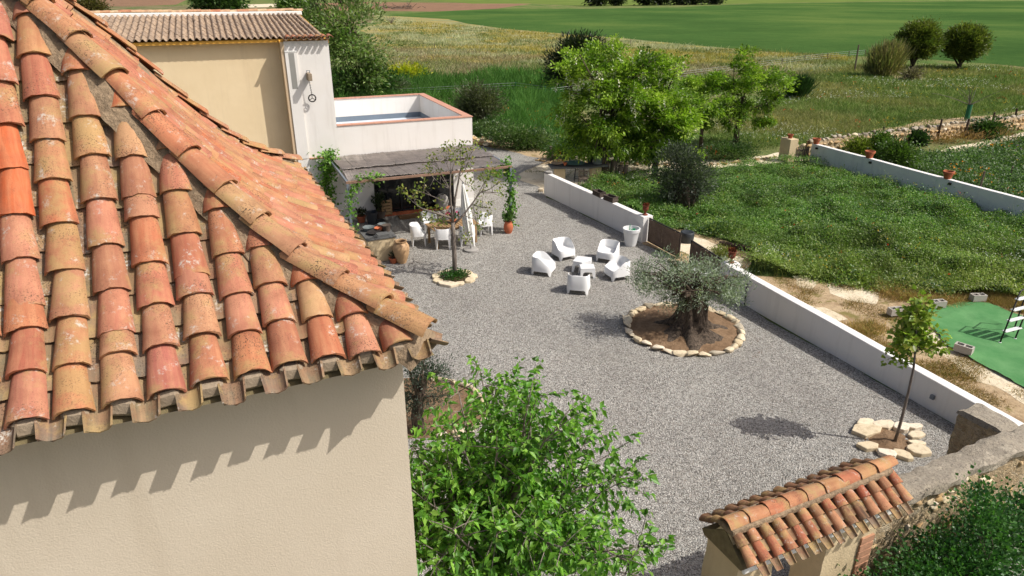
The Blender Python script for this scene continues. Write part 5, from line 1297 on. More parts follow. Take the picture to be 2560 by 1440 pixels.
for (p, t_, lab) in (((892, 243), (892, 225), 'green fence post behind the left end of the roof terrace'), ((1036, 238), (1037, 219), 'green fence post behind the middle of the roof terrace'), ((1289, 228), (1289, 205), 'green fence post standing in the tall grass right of the small olive'), ((1362, 238), (1363, 215), 'dark fence post left of the acacia crown'), ((1376, 240), (1377, 220), 'brown fence post touching the acacia crown')):
    tops.append(post('fence_post', lab, p, t_, .045, 'green_mesh', 'posts of the field fence'))
for (p, t_, lab) in (((1954, 164), (1956, 146), 'thin fence post above the right acacia'), ((2011, 155), (2013, 138), 'second thin fence post in the far field fence'), ((2069, 149), (2070, 132), 'third thin fence post in the far field fence'), ((2122, 143), (2123, 127), 'thin fence post just left of the tall pole'), ((2163, 140), (2164, 124), 'thin fence post just right of the tall pole'), ((1577, 118), (1577, 98), 'thin post in the flower meadow above the acacia'), ((1086, 118), (1086, 110), 'short stake in the flower meadow')):
    tops.append(post('fence_post', lab, p, t_, .05, 'grey_wood', 'posts of the field fence'))
def wires(label, ids, hs):
    root = thing('fence_wire', label, 'fence wire', tuple(tops[ids[0]] * [1, 1, 0])); g = Geo()
    for h in hs: g.tube([tops[i] * [1, 1, 0] + ZZ * (tops[i][2] * h) for i in ids], .012, 4)
    obj('wire', g, 'bright_metal', root, world=True)
wires('wires of the field fence behind annexe and acacia', [0, 1, 2, 3, 4, 5, 6, 7, 8, 9], (.35, .65, .92))
root = thing('brush_pile', 'heap of grey cut branches at the edge of the ploughed field', 'brush pile', G(985, 23)); g = Geo(); rng = np.random.default_rng(2)
for i in range(70):
    c = G(985, 23) + np.array([rng.normal(0, 5.5), rng.normal(0, 2), 0]); d_ = unit(rng.normal(size=3) * [1, .6, .22]); L = rng.uniform(1.5, 5); c[2] = abs(d_[2]) * L / 2 + rng.uniform(0, .9); g.tube([c - d_ * L / 2, c + d_ * L / 2], .09, 4)
obj('branches', g, 'grey_wood', root, world=True)
root = thing('shed', 'small dark brown shed half hidden behind the tall tree at the top', 'shed', G(765, 24)); q = G(765, 24); g = Geo(); g.box(q + [0, 5, 3], (6, 6, 6)); obj('wall', g, 'dark_wood', root, world=True)
g = Geo(); g.add([q + np.array(p) for p in ((-4, 1, 5.9), (4, 1, 5.9), (4, 5, 8), (-4, 5, 8), (4, 9, 5.9), (-4, 9, 5.9))], [(0, 1, 2, 3), (3, 2, 4, 5), (0, 3, 5), (1, 4, 2), (0, 5, 4, 1)]); obj('roof', g, 'terracotta_old', root, world=True)

# ================================================================== TREES AND PLANTS
def ball(n, rng, p=.45):
    d = unit(rng.normal(size=(n, 3))); return d * (rng.random(n) ** p)[:, None]
def leafmesh(name, C, D, size, ratio, pal, rng, mat='leaf', parent=None, upb=.6, fold=.18, droop=0.0, jit=.16, group=1):
    V, F = leaf_geo(C, D, size, ratio, rng, upb, fold, droop)
    if group > 1:
        k = (len(C) + group - 1) // group; col = np.repeat(palette(pal, k, rng, jit), group, 0)[:len(C)]; col = col * (1 + rng.normal(0, .08, len(C)))[:, None]
    else: col = palette(pal, len(C), rng, jit)
    return npmesh(name, V, F, mat, np.repeat(np.clip(col, .004, 1), 4, 0), parent)
def curve(a, b, rng, k=5, bow=.12, up=.15):
    a, b = np.asarray(a, float), np.asarray(b, float); L = np.linalg.norm(b - a); m = (a + b) / 2 + rng.normal(0, bow, 3) * L + ZZ * up * L
    t_ = np.linspace(0, 1, k)[:, None]; return list((1 - t_) ** 2 * a + 2 * t_ * (1 - t_) * m + t_ ** 2 * b)
def tree(name, label, base, crowns, nclump, nleaf, size, ratio, pal, trunk, tr, bark='bark_dark', cat='tree', group=None, spread=.3, limbs=9, seed=0, upb=.6, droop=0.0, dirup=.2, shell=.45, flowers=None, world=False, leafmat='leaf', fork=.75, lumpy=1, depthf=1.0):
    rng = np.random.default_rng(seed); B = np.asarray(base, float) if world else G(*base); s = ppm(B)
    root = thing(name, label, cat, B, 0, group)
    cl = []; vol = []
    CE = []
    for c in crowns:
        ctr, rad = (np.array(c[0]), np.array(c[1])) if world else (VP(c[0], c[1], B), np.array([c[2] / s, (c[2] + c[3]) / 2 / s * depthf, c[3] / s * 1.06]))
        CE.append((ctr, rad)); vol.append(np.prod(rad) ** .67)
    vol = np.array(vol) / sum(vol)
    for (ctr, rad), f in zip(CE, vol):
        k_ = max(2, int(nclump * f / lumpy)); c_ = ctr + ball(k_, rng, shell) * rad
        if lumpy > 1:
            sz_ = rng.uniform(.6, 1.4, k_)[:, None] * float(np.mean(rad)) * .26; c_ = np.repeat(c_, lumpy, 0) + rng.normal(size=(k_ * lumpy, 3)) * np.repeat(sz_, lumpy, 0) * [1, 1, .42]
        cl.append(c_)
    cl = np.concatenate(cl); cl[:, 2] = np.maximum(cl[:, 2], .12)
    # trunk
    if trunk:
        T = [np.asarray(p, float) if world else (B + ZZ * -.05 if i == 0 else VP(p[0], p[1], B)) for i, p in enumerate(trunk)]
        g = Geo(); g.tube(T, tr, 9); obj('trunk', g, bark, root, world=True, smooth=True)
        g = Geo(); top = T[-1]
        ends = cl[rng.permutation(len(cl))[:limbs]]; LP = []
        for e_ in ends:
            k = rng.integers(max(1, int(len(T) * fork) - 1), len(T)); st = T[k] if rng.random() < .6 else (T[k] + T[k - 1]) / 2
            c = curve(st, e_, rng); r0 = tr[-1] * rng.uniform(.5, .8); g.tube(c, list(np.linspace(r0, r0 * .25, len(c))), 5); LP += c[2:]
        LP = np.array(LP)
        for e_ in cl[rng.permutation(len(cl))[:min(len(cl), limbs * 7)]]:
            k = np.argmin(np.linalg.norm(LP - e_, axis=1)); g.tube([LP[k], (LP[k] + e_) / 2 + rng.normal(0, .04, 3), e_], [tr[-1] * .16, tr[-1] * .11, tr[-1] * .05], 4)
        obj('limbs', g, bark, root, world=True, smooth=True)
    idx = np.repeat(np.arange(len(cl)), nleaf); n = len(idx)
    sp = spread * rng.uniform(.6, 1.3, len(cl))[idx][:, None]
    off = rng.normal(size=(n, 3)) * sp * [1, 1, .7]; C = cl[idx] + off; C[:, 2] = np.maximum(C[:, 2], .03)
    cm = np.average(np.array([c for c, _ in CE]), axis=0, weights=vol); D = unit(C - cm) * .7 + unit(off) * .6 + rng.normal(size=(n, 3)) * .45 + ZZ * dirup
    leafmesh('crown', C, D, size * rng.uniform(.7, 1.25, n), ratio, pal, rng, leafmat, root, upb, droop=droop, group=nleaf)
    if flowers:
        nf, fs, fp, fsel = flowers; sel = cl[fsel(cl, B)]; sel = sel[rng.integers(0, len(sel), nf)] + rng.normal(0, spread * .9, (nf, 3)); k = 9
        C = np.repeat(sel, k, 0) - ZZ * (np.tile(np.arange(k), nf) * fs * .16)[:, None] + rng.normal(0, fs * .1, (nf * k, 3))
        leafmesh('blossom', C, rng.normal(size=(nf * k, 3)) * .5 - ZZ * .5, fs * rng.uniform(.3, .5, nf * k), .8, fp, rng, 'petal', root, jit=.05)
    return root, cl
ACA = [(122, 152, 44), (146, 172, 54), (100, 132, 38), (164, 188, 68), (84, 116, 34), (134, 162, 50)]
hi = lambda cl, B: cl[:, 2] > np.quantile(cl[:, 2], .35)
tree('acacia_tree', 'largest leafy acacia with hanging white blossom beside the stone table', (1510, 448), [(1500, 165, 80, 62), (1490, 250, 105, 75), (1580, 210, 75, 85), (1470, 330, 90, 55), (1575, 300, 85, 70), (1560, 370, 75, 35)],
     820, 36, .18, .45, ACA, [(1510, 448), (1508, 400), (1506, 350), (1515, 290), (1525, 240)], [.34, .27, .24, .17, .12], 'bark_dark', seed=1, lumpy=11, spread=.15, limbs=16, droop=.25, upb=.9, flowers=(260, .26, [(232, 226, 206), (216, 208, 184), (240, 236, 222)], hi), group='acacias beyond the white wall')
tree('acacia_tree', 'second blossoming acacia standing behind the dark olive', (1636, 438), [(1655, 205, 62, 62), (1665, 290, 85, 70), (1690, 355, 75, 45), (1620, 330, 60, 60), (1720, 300, 45, 45)],
     540, 36, .18, .45, ACA, [(1636, 438), (1640, 390), (1650, 320), (1652, 250)], [.17, .14, .11, .08], 'bark_dark', seed=2, lumpy=11, spread=.15, limbs=12, droop=.25, upb=.9, flowers=(90, .24, [(232, 226, 206), (220, 212, 190)], hi), group='acacias beyond the white wall')
tree('acacia_tree', 'slim acacia between the blossoming one and the rightmost one', (1752, 372), [(1758, 195, 42, 40), (1765, 255, 45, 50), (1745, 310, 35, 35)],
     152, 36, .18, .45, ACA, [(1752, 372), (1755, 310), (1758, 240)], [.13, .1, .07], 'bark_dark', seed=3, lumpy=11, spread=.15, limbs=8, droop=.2, upb=.9, group='acacias beyond the white wall')
tree('acacia_tree', 'rightmost bright green acacia, without blossom, near the sandy path', (1838, 366), [(1850, 180, 62, 42), (1880, 235, 75, 55), (1830, 270, 60, 55), (1900, 285, 45, 35), (1800, 225, 40, 35)],
     342, 36, .18, .45, ACA, [(1838, 366), (1842, 330), (1850, 290), (1858, 240)], [.17, .15, .11, .08], 'bark_dark', seed=4, lumpy=11, spread=.15, limbs=12, droop=.2, upb=.9, group='acacias beyond the white wall')
OLV = [(122, 134, 112), (152, 162, 142), (98, 112, 90), (176, 184, 168), (134, 146, 124)]
tree('pine_tree', 'dark bushy pine behind the left side of the blossoming acacia', (1424, 228), [(1432, 120, 38, 30), (1415, 160, 52, 32), (1408, 192, 45, 20), (1470, 125, 40, 30)],
     260, 40, .36, .2, [(40, 52, 30), (56, 68, 38), (34, 44, 28)], [(1424, 228), (1424, 190), (1428, 130)], [.25, .2, .1], 'bark_dark', seed=5, spread=.42, limbs=10, dirup=.7)
def oldtrunk(root, B, prof, seed, name='trunk', lob=7, bend=(0, 0)):
    V = []; F = []; n = 64; m = len(prof)
    rs = np.random.default_rng(seed); ph = rs.uniform(0, 6.28, 6)
    pz = np.linspace(0, 1, 26)
    zs = np.interp(pz, np.linspace(0, 1, m), [p[1] for p in prof]); rs_ = np.interp(pz, np.linspace(0, 1, m), [p[0] for p in prof])
    for j, (z, r_) in enumerate(zip(zs, rs_)):
        f = j / 25
        for i in range(n):
            a_ = 2 * math.pi * i / n; tw = a_ + .5 * f
            k = 1 + .16 * math.sin(lob * tw + ph[0] + 1.2 * f) + .10 * math.sin((lob + 4) * tw + ph[1] - f) + .22 * mnoise.noise((math.cos(a_) * 1.6, math.sin(a_) * 1.6, z * 1.1 + seed)) + .12 * mnoise.noise((math.cos(a_) * 5, math.sin(a_) * 5, z * 2 + seed))
            k = 1 + (k - 1) * (1.25 - .5 * f)
            V.append((B[0] + r_ * k * math.cos(a_) + bend[0] * f, B[1] + r_ * k * math.sin(a_) + bend[1] * f, B[2] + z - .03))
        if j:
            for i in range(n): F.append(((j - 1) * n + i, (j - 1) * n + (i + 1) % n, j * n + (i + 1) % n, j * n + i))
    F.append(tuple(25 * n + i for i in range(n))); g = Geo().add(V, F); return obj(name, g, 'bark_olive', root, world=True, smooth=True)
# old olive in the ring
OB = G(1722, 828); OB = np.array([OB[0], OB[1], .10])
ol = thing('olive_tree', 'ancient olive tree with thick gnarled trunk in the stone ring', 'tree', OB)
oldtrunk(ol, OB, [(.92, 0), (.58, .14), (.42, .32), (.33, .6), (.30, .9), (.36, 1.15), (.32, 1.26), (.1, 1.30)], 3)
rng = np.random.default_rng(31)
cl = []
for (cx, cy, rx, ry, n) in ((1655, 690, 72, 40, 66), (1800, 708, 70, 40, 66), (1730, 718, 112, 30, 70), (1700, 668, 62, 28, 30), (1630, 712, 42, 30, 28), (1780, 690, 88, 34, 46), (1690, 752, 48, 18, 26), (1815, 735, 40, 18, 18)):
    c = VP(cx, cy, OB); s_ = ppm(OB); cl.append(c + ball(n, rng, .5) * [rx / s_, .95, ry / s_])
cl = np.concatenate(cl); cl[:, 2] = np.maximum(cl[:, 2], 1.0)
g = Geo()
for k, (px_, py_, dy) in enumerate(((1640, 690, .2), (1665, 705, -.4), (1685, 665, .3), (1745, 690, -.3), (1790, 705, .3), (1820, 690, 0), (1720, 675, .6), (1700, 720, -.6))):
    e_ = VP(px_, py_, OB) + [0, dy, 0]; st = OB + np.array([(px_ - 1722) / 300, dy * .3, 1.15]); c = curve(st, e_, rng, 6, .08, .1); g.tube(c, list(np.linspace(.15, .045, 6)), 7)
for e_ in cl[rng.permutation(len(cl))[:130]]:
    if e_[2] < 1.5: continue
    st = OB + np.array([rng.normal(0, .3), rng.normal(0, .25), 1.3]); g.tube(curve(st, e_, rng, 5, .06, .12), [.03, .022, .016, .011, .005], 4)
obj('limbs', g, 'bark_dark', ol, world=True, smooth=True)
cl = cl[rng.permutation(len(cl))[:185]]; idx = np.repeat(np.arange(len(cl)), 64); n = len(idx); off = rng.normal(size=(n, 3)) * .095
leafmesh('crown', cl[idx] + off, unit(off) + rng.normal(size=(n, 3)) * .5 + ZZ * .45, rng.uniform(.06, .105, n), .30, OLV, rng, 'leaf', ol, .5, group=64)
# other olives
r_, cl = tree('olive_tree', 'dense grey olive on a thick short trunk inside the weedy garden', (1712, 522), [(1705, 425, 62, 48), (1690, 470, 50, 30), (1735, 450, 45, 40), (1700, 390, 40, 25)], 230, 60, .13, .28, [(64, 74, 58), (86, 96, 78), (52, 62, 48), (102, 110, 94)], None, None, seed=6, spread=.22, dirup=.4)
B_ = G(1712, 522); oldtrunk(r_, B_, [(.62, 0), (.5, .15), (.44, .5), (.5, .8), (.4, 1.1), (.2, 1.35)], 5)
tree('olive_tree', 'round grey-green olive standing behind the annexe corner', (1202, 318), [(1198, 245, 50, 36), (1185, 270, 40, 25), (1220, 265, 38, 28)], 200, 46, .2, .28, [(84, 90, 60), (108, 112, 78), (66, 72, 48)], [(1202, 318), (1205, 295), (1200, 275)], [.5, .36, .25], 'bark_olive', seed=7, spread=.3, limbs=8, dirup=.4)
tree('olive_tree', 'small dark olive tucked beside the corner of the near house', (1050, 1082), [(1060, 930, 52, 34), (1030, 905, 35, 25), (1045, 1005, 62, 40), (1100, 990, 34, 24), (1090, 940, 35, 25)], 120, 30, .075, .27, [(70, 84, 70), (98, 110, 96), (54, 66, 54)], [(1050, 1082), (1042, 1040), (1048, 990), (1062, 940)], [.15, .13, .11, .08], 'bark_olive', seed=8, spread=.12, limbs=10, dirup=.4)
# thin tree with sparse leaves
TB = G(1137, 692); tt = thing('fig_tree', 'young bare-limbed tree with sparse leaf tufts in front of the pergola', 'tree', TB)
rng = np.random.default_rng(41); g = Geo(); trunkp = [TB - ZZ * .05, VP(1136, 640, TB), VP(1134, 590, TB), VP(1132, 556, TB)]; g.tube(trunkp, [.085, .075, .07, .066], 10); obj('trunk', g, 'bark_grey', tt, world=True, smooth=True)
mains = [[(1132, 556, 0), (1128, 510, -.1), (1126, 470, -.15), (1128, 430, -.2)], [(1133, 562, 0), (1158, 540, .1), (1180, 515, .3), (1200, 490, .45)], [(1132, 556, 0), (1137, 500, .2), (1146, 450, .35), (1152, 420, .4)], [(1130, 545, 0), (1100, 528, -.3), (1060, 510, -.5)]]
tips = [(0, 2, (1075, 400)), (0, 3, (1117, 378)), (0, 3, (1138, 390)), (0, 2, (1090, 440)), (0, 1, (1040, 470)), (0, 2, (1062, 430)), (0, 3, (1105, 395)), (3, 2, (1003, 482)), (3, 2, (1025, 500)), (3, 1, (1050, 530)), (2, 3, (1150, 378)), (2, 3, (1190, 368)), (2, 2, (1172, 392)), (2, 3, (1165, 430)), (1, 3, (1250, 448)), (1, 2, (1230, 420)), (1, 3, (1248, 490)), (1, 2, (1225, 520)), (1, 1, (1215, 560)), (1, 3, (1210, 440)), (1, 2, (1195, 570)), (2, 2, (1178, 470)), (0, 1, (1085, 545)), (0, 1, (1110, 560)), (1, 1, (1170, 590)), (0, 0, (1060, 545))]
MP = []
for m_ in mains:
    P = [VP(x, y, TB) + [0, d_, 0] for x, y, d_ in m_]; MP.append(P); g2 = None
g = Geo()
for P in MP: g.tube(P, list(np.linspace(.045, .018, len(P))), 7)
tuft = []
for (mi, k, t_) in tips:
    st = MP[mi][min(k, len(MP[mi]) - 1)]; e_ = VP(t_[0], t_[1], TB) + [0, rng.uniform(-.5, .7), 0]; c = curve(st, e_, rng, 6, .07, -.10); g.tube(c, list(np.linspace(.014, .006, 6)), 5); tuft += [c[-1], c[-1], c[-2] * .5 + c[-1] * .5]
    for q_ in (3, 4):
        e2 = c[q_] + rng.normal(0, .2, 3) + ZZ * .18; g.tube([c[q_], e2], [.01, .005], 4); tuft.append(e2)
obj('limbs', g, 'bark_grey', tt, world=True, smooth=True)
tuft = np.array(tuft); idx = np.repeat(np.arange(len(tuft)), 9); n = len(idx); off = rng.normal(size=(n, 3)) * .075
leafmesh('crown', tuft[idx] + off, unit(off) + rng.normal(size=(n, 3)) * .4 + ZZ * .2, rng.uniform(.07, .13, n), .6, [(104, 122, 46), (140, 152, 68), (98, 116, 46), (150, 140, 72)], rng, 'leaf', tt, .6)
# sapling in the corner
SB = G(2235, 1110); sp = thing('plane_sapling', 'slender staked sapling with bright green crown in the near right corner', 'tree', SB)
rng = np.random.default_rng(43); g = Geo(); st_ = [SB - ZZ * .03, VP(2252, 1055, SB), VP(2270, 985, SB), VP(2284, 920, SB), VP(2290, 860, SB), VP(2292, 790, SB)]; g.tube(st_, [.035, .032, .028, .024, .017, .008], 8); obj('trunk', g, 'bark_grey', sp, world=True, smooth=True)
g = Geo(); tf = []
for k in range(26):
    f = rng.uniform(0, 1); s0 = VP(2284 + 8 * f, 920 - 140 * f, SB); a_ = rng.uniform(0, 6.28); w = .58 * (1 - f * .72) * rng.uniform(.6, 1.1); e_ = s0 + np.array([math.cos(a_) * w, math.sin(a_) * w, rng.uniform(.05, .3)]); g.tube([s0, (s0 + e_) / 2 + ZZ * .02, e_], [.01, .007, .004], 4)
    for t_ in np.linspace(.35, 1, 5): tf.append(s0 + (e_ - s0) * t_)
tf += [VP(2292, 770, SB), VP(2291, 755, SB), VP(2292, 742, SB)]
obj('limbs', g, 'bark_grey', sp, world=True)
tf = np.array(tf); idx = np.repeat(np.arange(len(tf)), 9); n = len(idx); off = rng.normal(size=(n, 3)) * .06
leafmesh('crown', tf[idx] + off, unit(off) + rng.normal(size=(n, 3)) * .4, rng.uniform(.07, .145, n), .85, [(134, 158, 56), (156, 176, 76), (112, 138, 46), (150, 150, 66)], rng, 'leaf', sp, .9)
# mulberry in the foreground
MB_ = np.array([-.16, 6.1, 0]); mu = thing('mulberry_tree', 'glossy broad-leaved green tree filling the foreground beside the house corner', 'tree', MB_)
rng = np.random.default_rng(47); g = Geo(); g.tube([MB_, MB_ + [.02, 0, 1.4], MB_ + [0, .02, 3.3]], [.10, .085, .08], 10); obj('trunk', g, 'bark_grey', mu, world=True, smooth=True)
g = Geo(); LC = []; LD = []
def shoot(a, d, L, r_):
    pts = [a]; p = a.copy(); dd_ = d.copy()
    for k in range(7): dd_ = unit(dd_ + rng.normal(0, .10, 3) + ZZ * .02); p = p + dd_ * L / 7; pts.append(p.copy())
    g.tube(pts, list(np.linspace(r_, r_ * .25, 8)), 5); return pts
for k in range(74):
    a_ = 2 * math.pi * (k * .381966 % 1); el = rng.uniform(-.1, .9) if k > 22 else rng.uniform(.35, 1.2); d = np.array([math.cos(a_) * math.cos(el), math.sin(a_) * math.cos(el), math.sin(el)])
    st = MB_ + np.array([0, 0, rng.uniform(2.7, 3.3) if k > 22 else rng.uniform(3.0, 3.4)]); pts = shoot(st, d, rng.uniform(.95, 1.85), .024)
    for q_ in range(2, 8):
        for _ in range(3 if q_ > 3 else 2):
            dd_ = unit(pts[q_] - pts[q_ - 1] + rng.normal(0, .6, 3)); tw = [pts[q_], pts[q_] + dd_ * .18, pts[q_] + dd_ * .36 - ZZ * .02]
            g.tube(tw, [.007, .005, .003], 4)
            for t_ in (.06, .13, .2, .26, .31, .36, .38, .38):
                for _2 in range(2): LC.append(pts[q_] + dd_ * t_ + rng.normal(0, .02, 3)); LD.append(dd_ * .6 + rng.normal(0, .55, 3) - ZZ * .15)
obj('limbs', g, 'bark_grey', mu, world=True, smooth=True)
LC = np.array(LC); LD = np.array(LD); n = len(LC)
leafmesh('crown', LC, LD, rng.uniform(.045, .125, n), .54, [(98, 148, 46), (120, 166, 58), (82, 132, 42), (138, 178, 72), (72, 116, 38)], rng, 'leaf', mu, 1.0, .22, droop=.25)
# shrub outside the stone wall
tree('leafy_shrub', 'dense dark green shrub climbing the outside of the stone wall', (5.7, 7.1, 0), [((5.1, 6.95, .85), (.42, .35, .5)), ((5.7, 7.2, .95), (.6, .4, .55)), ((6.35, 7.6, 1.0), (.65, .4, .6)), ((7.1, 8.0, .9), (.7, .4, .6)), ((6.75, 7.85, 1.85), (.2, .2, .5)), ((5.8, 7.0, .7), (1.1, .5, .65)), ((7.9, 8.3, 1.05), (.8, .4, .7))], 520, 60, .056, .85, [(54, 98, 44), (68, 114, 52), (44, 84, 38), (86, 128, 60)], [(5.7, 7.1, 0), (5.75, 7.1, .5)], [.06, .04], 'bark_dark', 'shrub', seed=9, spread=.16, limbs=10, world=True, upb=.8)
# climbing vines
def vine(label, pts, n, sp_, size, seed, nm='climbing_vine'):
    rng = np.random.default_rng(seed); P = np.array(pts); root = thing(nm, label, 'vine', tuple(P[0])); L = np.linalg.norm(np.diff(P, axis=0), axis=1)
    g = Geo(); g.tube(list(P), [.02] * len(P), 5); obj('stem', g, 'bark_dark', root, world=True)
    k = rng.choice(len(L), n, p=L / L.sum()); f = rng.random(n)[:, None]; C = P[k] * (1 - f) + P[k + 1] * f; lump = np.array([mnoise.noise((c[0] * 2.2, c[1] * 2.2, c[2] * 2.6 + seed)) for c in C]); keep = lump > -.22; C = C[keep] + rng.normal(size=(keep.sum(), 3)) * sp_
    leafmesh('leaves', C, rng.normal(size=(len(C), 3)) + ZZ * -.2, rng.uniform(size * .6, size * 1.2, len(C)), .85, [(96, 140, 48), (116, 158, 62), (76, 118, 38), (134, 170, 80)], rng, 'leaf', root, .9)
def pl(x, y, z): return floc(x, y, z)
vine('leafy vine covering the right post of the pergola', [pl(PX1, PY, .3), pl(PX1 + .02, PY, 1.2), pl(PX1, PY, 2.1), pl(PX1 - .1, PY + .3, 2.72)], 900, .10, .12, 1)
vine('vine on the left front post of the pergola', [pl(PX0, PY, .3), pl(PX0, PY, 1.2), pl(PX0 + .1, PY, 2.3), pl(PX0 + .6, PY + .1, 2.62), pl(PX0 + 1.2, PY + .1, 2.6)], 520, .11, .12, 2)
vine('bushy vine climbing the annexe wall at the left end of the pergola', [pl(-6.25, -.2, .3), pl(-6.3, -.22, 1.5), pl(-6.15, -.3, 2.4), pl(-5.95, -.5, 2.75), pl(-6.4, -.3, 2.5)], 1100, .19, .14, 3)
vine('vine shoots hanging from the right end of the pergola beam', [pl(PX1 - .1, PY, 2.5), pl(PX1 - .5, PY + .05, 2.3), pl(PX1 - .9, PY, 2.45)], 170, .09, .12, 4)
# potted plants
def plant(name, label, c, r_, h, n, size, ratio, pal, seed, cat='plant', mat='leaf', flowers=None, upb=.6, group=None):
    rng = np.random.default_rng(seed); c = np.asarray(c, float); root = thing(name, label, cat, c, 0, group)
    C = c + ball(n, rng, .6) * [r_, r_, h * .5] + ZZ * h * .5; C[:, 2] = np.maximum(C[:, 2], c[2] + .02)
    leafmesh('foliage', C, (C - c) * [1, 1, .8] / r_ + rng.normal(size=(n, 3)) * .4 + ZZ * .4, rng.uniform(size * .6, size * 1.2, n), ratio, pal, rng, mat, root, upb)
    g = Geo()
    for k in range(5): e_ = C[rng.integers(0, n)]; g.tube([c, (c + e_) / 2, e_], [.012, .01, .005], 4)
    obj('stems', g, 'bark_dark', root, world=True)
    if flowers:
        nf, fs, fp = flowers; C2 = c + unit(rng.normal(size=(nf, 3)) * [1, 1, .6] + ZZ * .8) * [r_, r_, h * .55] + ZZ * h * .45; k = 8
        leafmesh('flowers', np.repeat(C2, k, 0) + rng.normal(0, fs * .3, (nf * k, 3)), rng.normal(size=(nf * k, 3)) + ZZ * .4, np.full(nf * k, fs), .8, fp, rng, 'petal', root, .8, jit=.08)
GRN = [(58, 88, 36), (76, 106, 46), (44, 70, 30), (92, 120, 56)]
plant('potted_geranium', 'geranium with pink flowers in the pot on the wooden table', G(1132, 607) + U2 * .05 + V2 * .05 + ZZ * .90, .24, .30, 160, .08, .8, GRN, 1, flowers=(12, .055, [(214, 66, 130), (226, 90, 150)]))
plant('potted_succulent', 'dark succulent growing in the terracotta pot by the annexe wall', (*G(904, 556)[:2], .26), .22, .35, 180, .11, .5, [(52, 60, 36), (70, 74, 44)], 2)
plant('potted_shrub', 'bushy dark plant in the tub beside the glazed door', (*G(950, 545)[:2], .28), .32, .8, 260, .12, .55, [(40, 52, 28), (56, 70, 36)], 3)
plant('potted_vine', 'leafy plant at the foot of the right post pot', (*G(1271, 583)[:2], .45), .26, .4, 200, .11, .8, GRN, 4)
plant('ground_cover', 'low green ground cover inside the flat stone ring', (*tc[:2], .05), .5, .22, 900, .07, .6, [(56, 96, 40), (72, 112, 48), (44, 80, 34)], 5)
plant('rosette_plant', 'small dark rosette in the pot left of the big jar', (*G(984, 658)[:2], .18), .14, .22, 60, .12, .25, [(60, 72, 50), (44, 52, 40)], 6)
plant('potted_bush', 'small plant hidden in the planter behind the olive', (*G(1752, 724)[:2], .58), .18, .25, 80, .09, .6, GRN, 7)
# background trees
POP = [(98, 126, 60), (116, 142, 72), (84, 112, 54), (136, 154, 92), (138, 140, 98)]
tree('poplar_tree', 'tall feathery green tree behind the white tower', (878, 246), [(860, 60, 85, 75), (900, 130, 75, 70), (860, 180, 60, 50), (800, 40, 60, 55), (930, 190, 45, 45), (870, 215, 60, 30), (840, -20, 55, 45)], 640, 22, .34, .4, POP, [(878, 246), (885, 180), (880, 100), (860, 30)], [.45, .35, .25, .12], 'bark_dark', seed=10, lumpy=12, spread=.5, limbs=26)
tree('poplar_tree', 'bushy tree behind the beige building, left of the tower', (545, 40), [(520, 5, 38, 30), (570, 0, 40, 34)], 260, 24, 1.1, .5, [(64, 92, 44), (80, 106, 52), (52, 78, 38)], [(545, 40), (545, 15)], [.8, .6], 'bark_dark', seed=11, spread=1.5, limbs=10)
tree('poplar_tree', 'light green tree just left of the tall feathery one', (735, 42), [(722, 10, 26, 22), (745, -5, 26, 20)], 160, 24, .9, .5, [(96, 128, 56), (112, 144, 66)], [(735, 42), (735, 10)], [.5, .3], 'bark_dark', seed=12, spread=1.1, limbs=8)
tree('scrub_bush', 'olive brown bush behind the left end of the far roof', (228, 34), [(215, 10, 35, 22), (240, 20, 30, 14)], 160, 22, .8, .5, [(98, 92, 46), (80, 80, 40), (112, 100, 56)], [(228, 34), (228, 15)], [.4, .3], 'bark_dark', 'bush', seed=13, spread=1.1, limbs=8)
PIN = [(88, 100, 42), (110, 120, 50), (70, 86, 38), (126, 130, 62)]
tree('stone_pine', 'round-headed pine on the slope, the left one of the pair', (2277, 174), [(2298, 102, 50, 34), (2296, 122, 44, 20), (2300, 78, 34, 20)], 620, 40, .34, .28, PIN, [(2277, 174), (2283, 160), (2293, 140)], [.24, .2, .17], 'bark_dark', seed=14, spread=.3, limbs=16, dirup=.5, shell=.35, group='pair of round pines')
tree('stone_pine', 'round-headed pine on the slope, the right one of the pair', (2395, 172), [(2412, 106, 52, 32), (2414, 122, 46, 20), (2410, 86, 34, 16)], 620, 40, .34, .28, PIN, [(2395, 172), (2401, 160), (2408, 142)], [.24, .2, .17], 'bark_dark', seed=15, spread=.3, limbs=16, dirup=.5, shell=.35, group='pair of round pines')
for i, (x, w) in enumerate(((1492, 26), (1540, 20), (1612, 22), (1650, 20), (1704, 24), (1738, 18), (1780, 24))):
    tree('field_tree', ['tree at the top edge, leftmost of the row along the far field', 'second tree of the row along the far field', 'third tree of the row along the far field', 'fourth tree of the row along the far field', 'fifth tree of the row along the far field', 'sixth tree of the row along the far field', 'tree at the top edge, rightmost of the row along the far field'][i], (x, 15 - i * .6), [(x, -6, w, 14)], 60, 20, 1.6, .5, [(36, 48, 28), (48, 58, 32)], [(x, 15 - i * .6), (x + 1, 0)], [.5, .4], 'bark_dark', seed=50 + i, spread=1.4, limbs=6, group='trees along the far field')
